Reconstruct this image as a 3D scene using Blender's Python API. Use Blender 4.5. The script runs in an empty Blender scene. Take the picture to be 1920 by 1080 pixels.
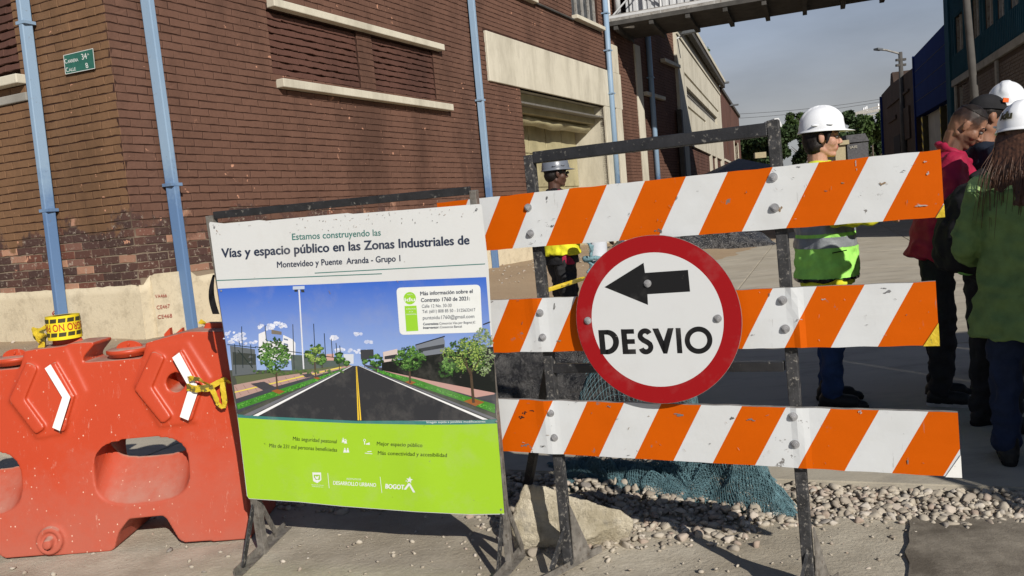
import bpy, bmesh, math, random
import numpy as np
from mathutils import Vector, Matrix, noise
from mathutils.geometry import tessellate_polygon
random.seed(7); np.random.seed(7)
scene = bpy.context.scene
# ------------------------------------------------------------------ camera
FP = 1500.0; CH = 1.40; PITCH = math.radians(5.18); ROLL = math.radians(5.04)
fw = np.array([0, math.cos(PITCH), -math.sin(PITCH)]); r0 = np.array([1., 0, 0]); u0 = np.cross(r0, fw)
rt = r0*math.cos(ROLL) - u0*math.sin(ROLL); up = np.cross(rt, fw); CAM = np.array([0, 0, CH])
cd_ = bpy.data.cameras.new('camera'); cam = bpy.data.objects.new('camera', cd_); scene.collection.objects.link(cam)
cd_.sensor_width = 36; cd_.lens = 36*FP/1920; cd_.clip_end = 3000; cd_.clip_start = .05
m = Matrix(((rt[0], up[0], -fw[0], 0), (rt[1], up[1], -fw[1], 0), (rt[2], up[2], -fw[2], CH), (0, 0, 0, 1)))
cam.matrix_world = m; scene.camera = cam
# ------------------------------------------------------------------ light
SAZ = math.radians(24.5); SEL = math.radians(29.0)       # light travels towards (-sin, cos)
w = bpy.data.worlds.new('World'); scene.world = w; w.use_nodes = True
nt = w.node_tree; nt.nodes.clear()
out = nt.nodes.new('ShaderNodeOutputWorld'); bg = nt.nodes.new('ShaderNodeBackground'); nt.links.new(bg.outputs[0], out.inputs[0])
sky = nt.nodes.new('ShaderNodeTexSky'); sky.sky_type = 'NISHITA'; sky.sun_disc = False
sky.sun_elevation = SEL; sky.sun_rotation = math.pi - SAZ; sky.air_density = 1.0; sky.dust_density = .8; sky.altitude = 2600
bg.inputs[1].default_value = 0.055
tc = nt.nodes.new('ShaderNodeTexCoord'); mp = nt.nodes.new('ShaderNodeMapping'); nt.links.new(tc.outputs['Generated'], mp.inputs[0])
mp.inputs['Scale'].default_value = (1, 1, 3.5)
nz = nt.nodes.new('ShaderNodeTexNoise'); nz.inputs['Scale'].default_value = 2.2; nz.inputs['Detail'].default_value = 6; nz.inputs['Roughness'].default_value = .5
nt.links.new(mp.outputs[0], nz.inputs[0])
sz = nt.nodes.new('ShaderNodeSeparateXYZ'); nt.links.new(tc.outputs['Generated'], sz.inputs[0])
def wramp(src, stops):
    r = nt.nodes.new('ShaderNodeValToRGB'); nt.links.new(src, r.inputs[0])
    while len(r.color_ramp.elements) < len(stops): r.color_ramp.elements.new(.5)
    for e, (p_, c_) in zip(r.color_ramp.elements, stops): e.position = p_; e.color = (*c_, 1) if not isinstance(c_, float) else (c_, c_, c_, 1)
    return r.outputs[0]
# smog: pale grey near the horizon, bluer above it, thinning out towards a clear deep sky overhead
k_ = 10.0
smog = wramp(sz.outputs[2], [(0.0, (.60, .61, .61)), (.09, (.62, .64, .66)), (.18, (.60, .70, .86)), (.32, (.44, .57, .86)), (.6, (.20, .30, .60))])
amt = wramp(sz.outputs[2], [(0.0, .97), (.24, .93), (.40, .55), (.75, .12)])
var_ = wramp(nz.outputs[0], [(.36, .80), (.50, 1.0), (.64, 1.22)])
m1 = nt.nodes.new('ShaderNodeMixRGB'); m1.blend_type = 'MULTIPLY'; m1.inputs[0].default_value = 1; nt.links.new(smog, m1.inputs[1]); nt.links.new(var_, m1.inputs[2])
m2 = nt.nodes.new('ShaderNodeVectorMath'); m2.operation = 'SCALE'; m2.inputs['Scale'].default_value = k_; nt.links.new(m1.outputs[0], m2.inputs[0])
mx = nt.nodes.new('ShaderNodeMixRGB'); nt.links.new(amt, mx.inputs[0]); nt.links.new(sky.outputs[0], mx.inputs[1]); nt.links.new(m2.outputs[0], mx.inputs[2]); nt.links.new(mx.outputs[0], bg.inputs[0])
sl = bpy.data.lights.new('sun', 'SUN'); sun = bpy.data.objects.new('sun', sl); scene.collection.objects.link(sun)
sl.energy = 5.0; sl.angle = math.radians(.5); sl.color = (1, .945, .86)
sdir = Vector((-math.sin(SAZ)*math.cos(SEL), math.cos(SAZ)*math.cos(SEL), -math.sin(SEL)))
sun.rotation_euler = sdir.to_track_quat('-Z', 'Y').to_euler(); sun.location = (5, -8, 12)
scene.view_settings.view_transform = 'Standard'; scene.view_settings.look = 'None'
scene.view_settings.exposure = 0.0; scene.view_settings.gamma = 1.0
scene.cycles.max_bounces = 6
# ------------------------------------------------------------------ geometry helpers
def ray(x, y): return (x-960)/FP*rt - (y-540)/FP*up + fw
def P(x, y, d): return CAM + ray(x, y)*d
def G(x, y, z=0.0):
    v = ray(x, y); return CAM + v*((z-CH)/v[2])
def pix(p):
    q = np.array(p)-CAM; d = q@fw; return 960+FP*(q@rt)/d, 540-FP*(q@up)/d
class Plane:
    def __init__(s, o, e1, e2):
        s.o = np.array(o, float); s.e1 = np.array(e1, float); s.e2 = np.array(e2, float)
        n = np.cross(s.e1, s.e2); n /= np.linalg.norm(n)
        if n@(CAM-s.o) < 0: n = -n
        s.n = n
    def px(s, x, y, off=0.0):
        v = ray(x, y); return CAM + v*(((s.o+s.n*off-CAM)@s.n)/(v@s.n))
    def uv(s, x, y): q = s.px(x, y)-s.o; return float(q@s.e1), float(q@s.e2)
    def at(s, u, v, off=0.0): return s.o+s.e1*u+s.e2*v+s.n*off
def nrm(v): v = np.array(v, float); return v/np.linalg.norm(v)
Z3 = np.array([0, 0, 1.])
def link(o): scene.collection.objects.link(o); return o
def origin(parent): return np.array(parent['_o']) if parent is not None and '_o' in parent else np.zeros(3)
THINGS = []
def thing(name, label, cat, loc=(0, 0, 0), group=None, rz=0.0):
    o = bpy.data.objects.new(name, None); link(o); o.location = [float(c) for c in loc]; o.rotation_euler = (0, 0, rz)
    o.empty_display_size = .1
    o['label'] = label; o['category'] = cat; o['_o'] = [float(c) for c in loc]
    if rz: o['_o'] = [0., 0., 0.]
    if group: o['group'] = group
    THINGS.append(o); return o
class MB:
    def __init__(s): s.v = []; s.f = []; s.m = []; s.n = 0
    def add(s, vs, fs, mi=0):
        b = s.n; s.v.extend([tuple(float(c) for c in p) for p in vs]); s.n += len(vs)
        for f in fs: s.f.append(tuple(b+i for i in f)); s.m.append(mi)
    def obox(s, c, ax, ay, az, mi=0):      # centre and half-axis vectors
        c = np.array(c, float); ax, ay, az = (np.array(a, float) for a in (ax, ay, az))
        vs = [c+ax*i+ay*j+az*k for k in (-1, 1) for j in (-1, 1) for i in (-1, 1)]
        fs = [(0, 2, 3, 1), (4, 5, 7, 6), (0, 1, 5, 4), (2, 6, 7, 3), (0, 4, 6, 2), (1, 3, 7, 5)]
        if np.cross(ax, ay)@az < 0: fs = [f[::-1] for f in fs]
        s.add(vs, fs, mi)
    def box(s, x0, x1, y0, y1, z0, z1, mi=0):
        s.obox(((x0+x1)/2, (y0+y1)/2, (z0+z1)/2), ((x1-x0)/2, 0, 0), (0, (y1-y0)/2, 0), (0, 0, (z1-z0)/2), mi)
    def beam(s, p0, p1, w_, h_, upv=None, mi=0):
        p0 = np.array(p0, float); p1 = np.array(p1, float); d = p1-p0; L = np.linalg.norm(d); d = d/L
        upv = Z3 if upv is None else np.array(upv, float)
        if abs(d@upv) > .98: upv = np.array([1., 0, 0]) if abs(d[0]) < .9 else np.array([0, 1., 0])
        a = nrm(np.cross(d, upv)); b = np.cross(a, d)
        s.obox((p0+p1)/2, a*w_/2, d*L/2, b*h_/2, mi)
    def tube(s, pts, r, seg=10, mi=0, caps=True):
        pts = [np.array(p, float) for p in pts]; n = len(pts); rr = [r]*n if np.isscalar(r) else r
        prev = None; vs = []
        for i, p in enumerate(pts):
            d = nrm(pts[min(i+1, n-1)]-pts[max(i-1, 0)])
            if prev is None: a = nrm(np.cross(d, Z3 if abs(d[2]) < .9 else np.array([1., 0, 0])))
            else: a = nrm(prev-d*(prev@d))
            prev = a; b = np.cross(d, a)
            for k in range(seg):
                t = 2*math.pi*k/seg; vs.append(p+(a*math.cos(t)+b*math.sin(t))*rr[i])
        fs = [(i*seg+k, i*seg+(k+1) % seg, (i+1)*seg+(k+1) % seg, (i+1)*seg+k) for i in range(n-1) for k in range(seg)]
        if caps: fs += [tuple(range(seg))[::-1], tuple((n-1)*seg+k for k in range(seg))]
        s.add(vs, fs, mi)
    def prism(s, pts, ext, mi=0):
        pts = [np.array(p, float) for p in pts]; ext = np.array(ext, float); n = len(pts)
        nn = np.zeros(3)
        for i in range(n): nn += np.cross(pts[i], pts[(i+1) % n])
        if nn@ext > 0: pts = pts[::-1]
        vs = pts+[p+ext for p in pts]
        tri = tessellate_polygon([[Vector(p) for p in pts]])
        fs = []
        for t in tri:
            a, b, c = t; nt_ = np.cross(pts[b]-pts[a], pts[c]-pts[a])
            t = (a, b, c) if nt_@ext < 0 else (c, b, a)
            fs.append(t); fs.append(tuple(i+n for i in t[::-1]))
        fs += [((i+1) % n, i, i+n, (i+1) % n+n) for i in range(n)]
        s.add(vs, fs, mi)
    def quad(s, a, b, c, d, mi=0): s.add([a, b, c, d], [(0, 1, 2, 3)], mi)
    def disc(s, c, nvec, r, h, seg=16, mi=0, dome=0.0):
        c = np.array(c, float); nvec = nrm(nvec); s.tube([c, c+nvec*h], r, seg, mi)
        if dome: s.tube([c+nvec*h, c+nvec*(h+dome*.7), c+nvec*(h+dome)], [r*.6, r*.45, r*.12], seg, mi)
    def build(s, name, mats, parent=None, smooth=False, **props):
        me = bpy.data.meshes.new(name); o_ = origin(parent)
        V = np.array(s.v, float).reshape(-1, 3)-o_
        me.from_pydata(V.tolist(), [], s.f)
        mats = mats if isinstance(mats, (list, tuple)) else [mats]
        for mt in mats: me.materials.append(mt)
        if len(mats) > 1: me.polygons.foreach_set('material_index', s.m)
        if smooth: me.polygons.foreach_set('use_smooth', [True]*len(me.polygons))
        me.update(); o = link(bpy.data.objects.new(name, me)); o.parent = parent
        for k, v in props.items(): o[k] = v
        return o
def tag(o, label, cat, group=None):
    o['label'] = label; o['category'] = cat
    if group: o['group'] = group
    return o
def bevel(o, w_=.004, seg=2):
    b = o.modifiers.new('bevel', 'BEVEL'); b.width = w_; b.segments = seg; b.limit_method = 'ANGLE'; b.angle_limit = .6; return o
# ------------------------------------------------------------------ materials
def srgb(r, g, b): return tuple(((c/255)/12.92 if c/255 <= .04045 else ((c/255+.055)/1.055)**2.4) for c in (r, g, b))
class NT:
    def __init__(s, name):
        s.m = bpy.data.materials.new(name); s.m.use_nodes = True; s.t = s.m.node_tree; s.b = s.t.nodes['Principled BSDF']
    def n(s, ty, ins=None, **kw):
        nd = s.t.nodes.new('ShaderNode'+ty)
        for k, v in kw.items(): setattr(nd, k, v)
        for k, v in (ins or {}).items():
            if hasattr(v, 'is_output') or isinstance(v, bpy.types.NodeSocket): s.t.links.new(v, nd.inputs[k])
            else: nd.inputs[k].default_value = v
        return nd
    def l(s, a, b): s.t.links.new(a, b)
    def coord(s, kind='Object'):
        return s.n('NewGeometry').outputs['Position'] if kind == 'World' else s.n('TexCoord').outputs[kind]
    def noise(s, co, sc, det=4, ro=.55, scale3=None, out=0):
        if scale3: co = s.n('Mapping', {0: co, 'Scale': scale3}).outputs[0]
        return s.n('TexNoise', {'Vector': co, 'Scale': sc, 'Detail': det, 'Roughness': ro}).outputs[out]
    def ramp(s, fac, stops, interp='LINEAR'):
        r = s.n('ValToRGB', {0: fac}); cr_ = r.color_ramp; cr_.interpolation = interp
        while len(cr_.elements) < len(stops): cr_.elements.new(.5)
        for e, (p, c) in zip(cr_.elements, stops):
            e.position = p; c = (c, c, c) if np.isscalar(c) else c; e.color = (*c[:3], 1)
        return r.outputs[0]
    def mix(s, fac, a, b, mode='MIX'):
        nd = s.n('MixRGB', blend_type=mode)
        for i, v in enumerate((fac, a, b)):
            if isinstance(v, bpy.types.NodeSocket): s.l(v, nd.inputs[i])
            elif i == 0: nd.inputs[0].default_value = v
            else: nd.inputs[i].default_value = (*v[:3], 1)
        return nd.outputs[0]
    def math(s, op, a, b=0.0, clamp=False):
        nd = s.n('Math', operation=op, use_clamp=clamp)
        for i, v in enumerate((a, b)):
            if isinstance(v, bpy.types.NodeSocket): s.l(v, nd.inputs[i])
            else: nd.inputs[i].default_value = v
        return nd.outputs[0]
    def bump(s, h, st=.3, dist=.01):
        nd = s.n('Bump', {'Height': h, 'Strength': st, 'Distance': dist}); s.l(nd.outputs[0], s.b.inputs['Normal'])
    def fin(s, col, rough=.8, metal=0.0, spec=.3):
        if isinstance(col, bpy.types.NodeSocket): s.l(col, s.b.inputs['Base Color'])
        else: s.b.inputs['Base Color'].default_value = (*col[:3], 1)
        if isinstance(rough, bpy.types.NodeSocket): s.l(rough, s.b.inputs['Roughness'])
        else: s.b.inputs['Roughness'].default_value = rough
        s.b.inputs['Metallic'].default_value = metal; s.b.inputs['Specular IOR Level'].default_value = spec
        return s.m
def sc3(c, k): return tuple(min(1, x*k) for x in c)
def basic(name, col, rough=.75, var=.2, scale=6, bump=.15, bscale=60, metal=0, spec=.3, coord='Object', dirt=None, dirt_amt=.0, dist=.004):
    t = NT(name); co = t.coord(coord)
    n1 = t.noise(co, scale, 5); c = t.mix(t.ramp(n1, [(.3, 0), (.7, 1)]), sc3(col, 1-var), sc3(col, 1+var))
    if dirt is not None:
        d = t.ramp(t.noise(co, scale*2.3, 7, .7), [(.62-dirt_amt, 0), (.72-dirt_amt*.6, 1)]); c = t.mix(d, c, dirt)
    if bump: t.bump(t.noise(co, bscale, 5, .6), bump, dist)
    return t.fin(c, rough, metal, spec)
def brick_mat(name, paint, paint2, weather=True, dark=.0):
    t = NT(name); co = t.coord('World'); g = t.n('NewGeometry'); oi = t.n('ObjectInfo')
    rnd = t.n('TexWhiteNoise', {'W': t.math('ADD', t.math('MULTIPLY', g.outputs['Random Per Island'], 71.3), t.math('MULTIPLY', oi.outputs['Random'], 37.7))}, noise_dimensions='1D')
    rv = rnd.outputs[0]
    c = t.mix(t.noise(co, 1.3, 5), paint, paint2)
    c = t.mix(t.math('MULTIPLY', rv, .35), c, sc3(paint, .72))
    c = t.mix(t.ramp(t.noise(co, 28, 6, .7), [(.35, .0), (.75, .35)]), c, sc3(paint2, 1.35))
    # grime streaks, with a shape of their own
    c = t.mix(t.ramp(t.noise(co, 1.1, 6, .65, (1, 1, .35)), [(.47, 0), (.68, .7)]), c, sc3(paint, .55))
    if weather:
        z = t.n('SeparateXYZ', {0: co}).outputs[2]
        old = t.ramp(t.n('TexWhiteNoise', {'W': t.math('MULTIPLY', rv, 913.)}, noise_dimensions='1D').outputs[0],
            [(0, (.055, .032, .027)), (.35, (.075, .04, .034)), (.66, (.095, .046, .035)), (.84, (.135, .052, .036)), (.93, (.19, .10, .075)), (1, (.42, .23, .15))])
        old = t.mix(t.ramp(t.noise(co, 19, 8, .75), [(.56, 0), (.64, .75)]), old, (.42, .36, .29))
        hz = t.math('SUBTRACT', t.math('ADD', 1.66, t.math('MULTIPLY', t.math('SUBTRACT', t.noise(co, 1.6, 6, .7), .5), 1.5)), z)
        msk = t.ramp(t.math('ADD', t.math('MULTIPLY', hz, 3), .5), [(.3, 0), (.6, 1)])
        c = t.mix(msk, c, old)
        chip = t.math('MULTIPLY', t.ramp(t.noise(co, 9, 6, .6), [(.66, 0), (.675, 1)]), t.ramp(t.noise(co, .9, 3), [(.50, 0), (.56, 1)])); c = t.mix(chip, c, (.50, .26, .17))
    t.bump(t.noise(co, 55, 7, .7), .55, .006)
    return t.fin(c, .82, 0, .25)
MAT = {}
def mk():
    M = MAT
    M['brick'] = brick_mat('painted_brick', (.116, .060, .042), (.150, .078, .054)); M['brick_left'] = brick_mat('painted_brick_warm', (.160, .088, .046), (.195, .108, .058))
    M['brick_rough'] = brick_mat('rough_painted_brick', (.085, .040, .030), (.105, .048, .035), False)
    M['brick_far'] = brick_mat('far_brick', (.10, .05, .038), (.13, .062, .046), False)
    M['brick_grey'] = brick_mat('grey_brick', (.11, .085, .068), (.14, .11, .09), False)
    # mortar: painted over above, bare and pale below
    t = NT('mortar'); co = t.coord('World'); z = t.n('SeparateXYZ', {0: co}).outputs[2]
    hz = t.math('SUBTRACT', t.math('ADD', 1.6, t.math('MULTIPLY', t.math('SUBTRACT', t.noise(co, 1.6, 6, .7), .5), 1.4)), z)
    c = t.mix(t.ramp(t.math('ADD', hz, .5), [(.35, 0), (.75, 1)]), (.05, .026, .02), (.24, .19, .14))
    t.bump(t.noise(co, 90, 5), .5, .006); M['mortar'] = t.fin(c, .95, 0, .1)
    # yellowish lime plaster
    t = NT('plaster'); co = t.coord('World')
    c = t.mix(t.noise(co, 2.2, 6, .65), (.54, .46, .32), (.66, .58, .43))
    c = t.mix(t.ramp(t.noise(co, 5, 9, .75), [(.5, 0), (.68, .7)]), c, (.36, .30, .21))
    c = t.mix(t.ramp(t.noise(co, 30, 6, .7), [(.6, 0), (.7, .5)]), c, (.24, .20, .15))
    t.bump(t.noise(co, 26, 8, .7), .5, .012); M['plaster'] = t.fin(c, .9, 0, .15)
    t = NT('cream_paint'); co = t.coord('World')
    c = t.mix(t.noise(co, 1.4, 6, .6), (.50, .465, .37), (.63, .59, .49))
    c = t.mix(t.ramp(t.noise(co, 1.8, 8, .7, (1, 1, .28)), [(.45, 0), (.72, .8)]), c, (.33, .30, .235))
    c = t.mix(t.ramp(t.noise(co, 14, 7, .75), [(.62, 0), (.7, .6)]), c, (.22, .19, .14))
    t.bump(t.noise(co, 18, 7, .65), .3, .01); M['cream'] = t.fin(c, .85, 0, .2)
    # light blue pipes with worn paint
    t = NT('pipe_paint'); co = t.coord('World'); z = t.n('SeparateXYZ', {0: co}).outputs[2]
    c = t.mix(t.noise(co, 3, 5), (.19, .29, .42), (.26, .36, .47))
    hz = t.math('ADD', t.math('SUBTRACT', 2.6, z), t.math('MULTIPLY', t.math('SUBTRACT', t.noise(co, 3, 6, .7), .5), 1.6))
    c = t.mix(t.ramp(hz, [(.2, 0), (.75, 1)]), c, (.10, .18, .33))
    c = t.mix(t.ramp(t.noise(co, 24, 7, .75), [(.6, 0), (.68, .55)]), c, (.14, .12, .09))
    t.bump(t.noise(co, 40, 5), .1, .003); M['pipe'] = t.fin(c, .5, 0, .4)
    M['black_paint'] = basic('black_paint', (.018, .018, .02), .42, .35, 20, .3, 120, 0, .5, dirt=(.20, .19, .17), dirt_amt=.02)
    M['dusty_black'] = basic('dusty_black_paint', (.035, .035, .037), .6, .5, 30, .4, 160, 0, .35, dirt=(.28, .26, .23), dirt_amt=.075)
    M['bare_steel'] = basic('bare_steel', (.20, .185, .165), .55, .4, 22, .3, 120, .3, .5, dirt=(.09, .07, .055), dirt_amt=.08)
    M['bolt'] = basic('galvanised_bolt', (.36, .36, .37), .35, .3, 40, .1, 200, .35, .6)
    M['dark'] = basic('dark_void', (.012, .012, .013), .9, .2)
    M['glass'] = basic('dark_glass', (.03, .035, .04), .15, .3, 3, 0, 1, 0, .6)
    M['pane'] = basic('pale_pane', (.30, .32, .33), .3, .25, 2, 0, 1, 0, .5)
    M['olive_metal'] = basic('olive_metal_door', (.36, .32, .19), .55, .22, 2.2, .25, 14, 0, .4, 'World', dirt=(.20, .17, .10), dirt_amt=.02)
    M['white_metal'] = basic('white_corrugated', (.55, .56, .57), .5, .1, 3, .1, 10, 0, .4, 'World', dirt=(.36, .35, .32), dirt_amt=.0)
    M['grey_steel'] = basic('grey_steel', (.30, .29, .27), .6, .25, 6, .2, 40, .1, .4, 'World', dirt=(.12, .09, .07), dirt_amt=.08)
    M['dark_steel'] = basic('dark_deck', (.06, .057, .053), .8, .3, 4, .2, 30, 0, .3, 'World')
    M['teal_clad'] = basic('dark_teal_cladding', (.018, .066, .10), .9, .15, 2, .05, 20, 0, .1, 'World')
    M['navy_clad'] = basic('navy_cladding', (.012, .028, .12), .9, .1, 1.5, .03, 20, 0, .05, 'World')
    M['brown_wall'] = basic('brown_wall', (.060, .042, .034), .9, .25, 1.2, .3, 12, 0, .2, 'World', dirt=(.055, .04, .034), dirt_amt=.05)
    M['concrete_band'] = basic('concrete_band', (.27, .26, .235), .85, .2, 3, .3, 30, 0, .2, 'World', dirt=(.16, .15, .13), dirt_amt=.03)
    M['white_wall'] = basic('pale_door', (.33, .32, .30), .7, .12, 3, .1, 20, 0, .3, 'World')
    M['pole_conc'] = basic('concrete_pole', (.085, .08, .075), .85, .2, 4, .3, 40, 0, .2, 'World')
    # ground dirt
    t = NT('dirt'); co = t.coord('World')
    c = t.mix(t.ramp(t.noise(co, .9, 8, .62), [(.38, 0), (.62, 1)]), (.31, .27, .205), (.52, .47, .38))
    c = t.mix(t.ramp(t.noise(co, 6, 8, .7), [(.45, 0), (.7, .5)]), c, (.29, .25, .19))
    c = t.mix(t.ramp(t.noise(co, 60, 6, .7), [(.58, 0), (.72, .6)]), c, (.56, .51, .43))
    y = t.n('SeparateXYZ', {0: co}).outputs[1]
    c = t.mix(t.ramp(t.math('DIVIDE', y, 20.), [(.3, 0), (.5, 1)]), c, t.mix(t.noise(co, 1.2, 8, .7), (.30, .215, .14), (.42, .325, .22)))
    t.bump(t.math('ADD', t.noise(co, 45, 9, .72), t.math('MULTIPLY', t.noise(co, 7, 5), .6)), .6, .014); M['dirt'] = t.fin(c, .95, 0, .12)
    t = NT('concrete'); co = t.coord('World')
    c = t.mix(t.ramp(t.noise(co, .8, 7, .6), [(.3, 0), (.7, 1)]), (.37, .33, .26), (.48, .44, .36))
    c = t.mix(t.ramp(t.noise(co, 3.2, 8, .75, (.35, 1, 1)), [(.5, 0), (.66, .65)]), c, (.25, .225, .19))
    c = t.mix(t.ramp(t.noise(co, 70, 6, .7), [(.6, 0), (.72, .35)]), c, (.2, .18, .15))
    t.bump(t.noise(co, 50, 8, .7), .3, .006); M['concrete'] = t.fin(c, .88, 0, .2)
    t = NT('worn_patch'); co = t.coord('World')
    c = t.mix(t.ramp(t.noise(co, 3.0, 8, .68), [(.38, 0), (.64, 1)]), (.115, .098, .078), (.30, .265, .215))
    t.bump(t.noise(co, 60, 9, .72), .5, .008); M['patch'] = t.fin(c, .9, 0, .2)
    t = NT('gravel_stone'); g = t.n('NewGeometry'); co = t.coord('World')
    c = t.ramp(g.outputs['Random Per Island'], [(0, (.24, .205, .165)), (.25, (.38, .335, .27)), (.5, (.48, .43, .355)), (.68, (.30, .26, .215)), (.8, (.34, .26, .21)), (.9, (.58, .53, .46)), (1, (.20, .18, .165))])
    c = t.mix(t.ramp(t.noise(co, 90, 5), [(.4, 0), (.7, .4)]), c, (.36, .32, .26))
    t.bump(t.noise(co, 130, 5), .4, .003); M['stone'] = t.fin(c, .9, 0, .2)
    t = NT('limestone'); co = t.coord('World')
    c = t.mix(t.ramp(t.noise(co, 8, 8, .7), [(.38, 0), (.62, 1)]), (.48, .42, .30), (.80, .72, .56))
    c = t.mix(t.ramp(t.noise(co, 11, 6, .6), [(.58, 0), (.68, .6)]), c, (.36, .33, .28))
    t.bump(t.noise(co, 30, 9, .75), 1.0, .035); M['rock'] = t.fin(c, .92, 0, .2)
    # red-orange rotomoulded plastic with dust and specks
    t = NT('red_plastic'); co = t.coord('World'); z = t.n('SeparateXYZ', {0: co}).outputs[2]
    c = t.mix(t.noise(co, 2.5, 5), (.43, .046, .014), (.50, .060, .020))
    dz = t.math('ADD', t.math('SUBTRACT', .62, z), t.math('MULTIPLY', t.math('SUBTRACT', t.noise(co, 5, 8, .7), .5), .9))
    c = t.mix(t.ramp(dz, [(.1, 0), (.6, .55)]), c, (.34, .125, .09))
    nrmz = t.n('SeparateXYZ', {0: t.n('NewGeometry').outputs['Normal']}).outputs[2]
    c = t.mix(t.math('MULTIPLY', t.ramp(nrmz, [(.62, 0), (.95, .85)]), t.ramp(t.noise(co, 14, 7, .7), [(.3, .35), (.6, 1)])), c, (.42, .33, .27))
    sp = t.n('TexVoronoi', {'Vector': t.n('Mapping', {0: co, 'Scale': (1, 1, .8)}).outputs[0], 'Scale': 46.})
    rs = t.n('SeparateXYZ', {0: sp.outputs['Color']}).outputs[0]
    m1 = t.math('MULTIPLY', t.ramp(sp.outputs['Distance'], [(.10, 1), (.17, 0)]), t.ramp(rs, [(.74, 0), (.76, 1)]))
    c = t.mix(t.math('MULTIPLY', m1, t.ramp(t.noise(co, 3, 3), [(.40, .35), (.56, 1)])), c, (.72, .50, .38))
    scr = t.ramp(t.noise(co, 9, 8, .8, (5, 5, 1.2)), [(.60, 0), (.70, .55)]); c = t.mix(scr, c, (.60, .36, .28))
    t.bump(t.noise(co, 35, 6, .6), .12, .004); M['red_plastic'] = t.fin(c, t.ramp(dz, [(.1, .42), (.6, .8)]), 0, .4)
    M['reflector'] = basic('white_reflector', (.80, .80, .77), .4, .05, 8, .05, 80, 0, .5, dirt=(.5, .47, .42), dirt_amt=-.04)
    t = NT('striped_plank'); co = t.n('UVMap').outputs[0]; ob = t.coord('World')
    sx = t.n('SeparateXYZ', {0: co}); fr = t.math('FRACT', sx.outputs[0])
    c = t.mix(t.ramp(fr, [(0, 1), (.505, 0)], 'CONSTANT'), (.62, .64, .65), (.58, .098, .001))
    c = t.mix(t.ramp(t.noise(ob, 6, 6, .6), [(.4, 0), (.8, .35)]), c, (.80, .76, .70), 'MULTIPLY')
    v1 = t.noise(ob, 17, 7, .7); v2 = t.noise(ob, 3.2, 3)
    c = t.mix(t.math('MULTIPLY', t.ramp(v1, [(.635, 0), (.655, .9)]), t.ramp(v2, [(.49, 0), (.55, 1)])), c, (.16, .15, .14))
    scn = t.noise(t.n('Mapping', {0: ob, 'Rotation': (.3, .9, .5), 'Scale': (26, 26, 2.2)}).outputs[0], 1.6, 6, .7)
    c = t.mix(t.math('MULTIPLY', t.ramp(scn, [(.655, 0), (.68, .6)]), t.ramp(t.noise(ob, 5, 3), [(.47, 0), (.56, 1)])), c, (.22, .21, .2))
    t.bump(t.noise(ob, 9, 5), .12, .01); M['plank'] = t.fin(c, .55, 0, .08)
    M['plank_edge'] = basic('plank_edge_metal', (.33, .31, .29), .5, .3, 30, .2, 100, .4, .4)
    # prints read their colour from the mesh
    t = NT('print'); at = t.n('Attribute', attribute_name='Col'); ob = t.coord('World')
    c = at.outputs[0]
    c = t.mix(t.ramp(t.noise(ob, 7, 7, .7), [(.5, 0), (.85, .22)]), c, (.45, .42, .38))
    c = t.mix(t.math('MULTIPLY', t.ramp(t.noise(ob, 55, 6, .75), [(.66, 0), (.71, .65)]), t.ramp(t.noise(ob, 4.5, 3), [(.46, 0), (.6, 1)])), c, (.27, .24, .22))
    M['print'] = t.fin(c, .5, 0, .3)
    t = NT('sign_print'); at = t.n('Attribute', attribute_name='Col'); ob = t.coord('World')
    c = t.mix(t.ramp(t.noise(ob, 8, 6, .6), [(.55, 0), (.95, .2)]), at.outputs[0], (.42, .40, .38))
    c = t.mix(t.math('MULTIPLY', t.ramp(t.noise(ob, 30, 8, .8, (1, 1, 1.8)), [(.665, 0), (.69, .85)]), t.ramp(t.noise(ob, 6, 3), [(.48, 0), (.58, 1)])), c, (.66, .60, .56))
    M['sign_print'] = t.fin(c, .45, 0, .2)
    M['ptext_red'] = basic('red_marker', (.32, .035, .03), .8, .3, 60, 0, dirt=(.55, .45, .32), dirt_amt=.06)
    M['green_plate'] = basic('green_enamel', (.025, .115, .085), .45, .15, 12, .05)
    M['white_enamel'] = basic('white_enamel', (.62, .64, .62), .5, .1)
    # black plastic sheet
    t = NT('black_plastic'); co = t.coord('World')
    c = t.mix(t.ramp(t.noise(co, 9, 7, .7), [(.42, 0), (.7, 1)]), (.018, .018, .020), (.13, .125, .12))  # paler grey blotches put the sheen of the crinkles into the colour
    t.bump(t.math('ABSOLUTE', t.math('SUBTRACT', t.noise(co, 11, 7, .65), .5)), 1.0, .12); M['black_plastic'] = t.fin(c, .26, 0, .8)
    M['net'] = basic('teal_net', (.11, .205, .235), .65, .35, 30, 0, coord='World', dirt=(.15, .25, .27), dirt_amt=.05)
    t = NT('tape'); co = t.coord('World')
    c = t.mix(t.ramp(t.noise(co, 14, 4, .6), [(.55, 0), (.58, .9)]), (.62, .45, .03), (.10, .09, .03))
    t.bump(t.noise(co, 40, 5), .6, .01); M['tape'] = t.fin(c, .45, 0, .4)
    M['yellow'] = basic('tape_yellow', (.78, .60, .02), .4, .1, 20, .05)
    M['tape_blk'] = basic('tape_black', (.05, .045, .02), .45, .2)
    M['tape_red'] = basic('tape_red', (.40, .03, .02), .45, .2)
    M['card'] = basic('cardboard', (.16, .13, .10), .9, .2)
    def fab(n, c, r=.85, v=.18): M[n] = basic(n, c, r, v, 14, .35, 45, 0, .2, dist=.01)
    fab('skin_dark', (.075, .036, .024), .5, .12); fab('skin_tan', (.30, .155, .10), .5, .1); fab('skin_fair', (.47, .26, .185), .5, .1)
    fab('skin_mid', (.245, .125, .08), .5, .1)
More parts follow.
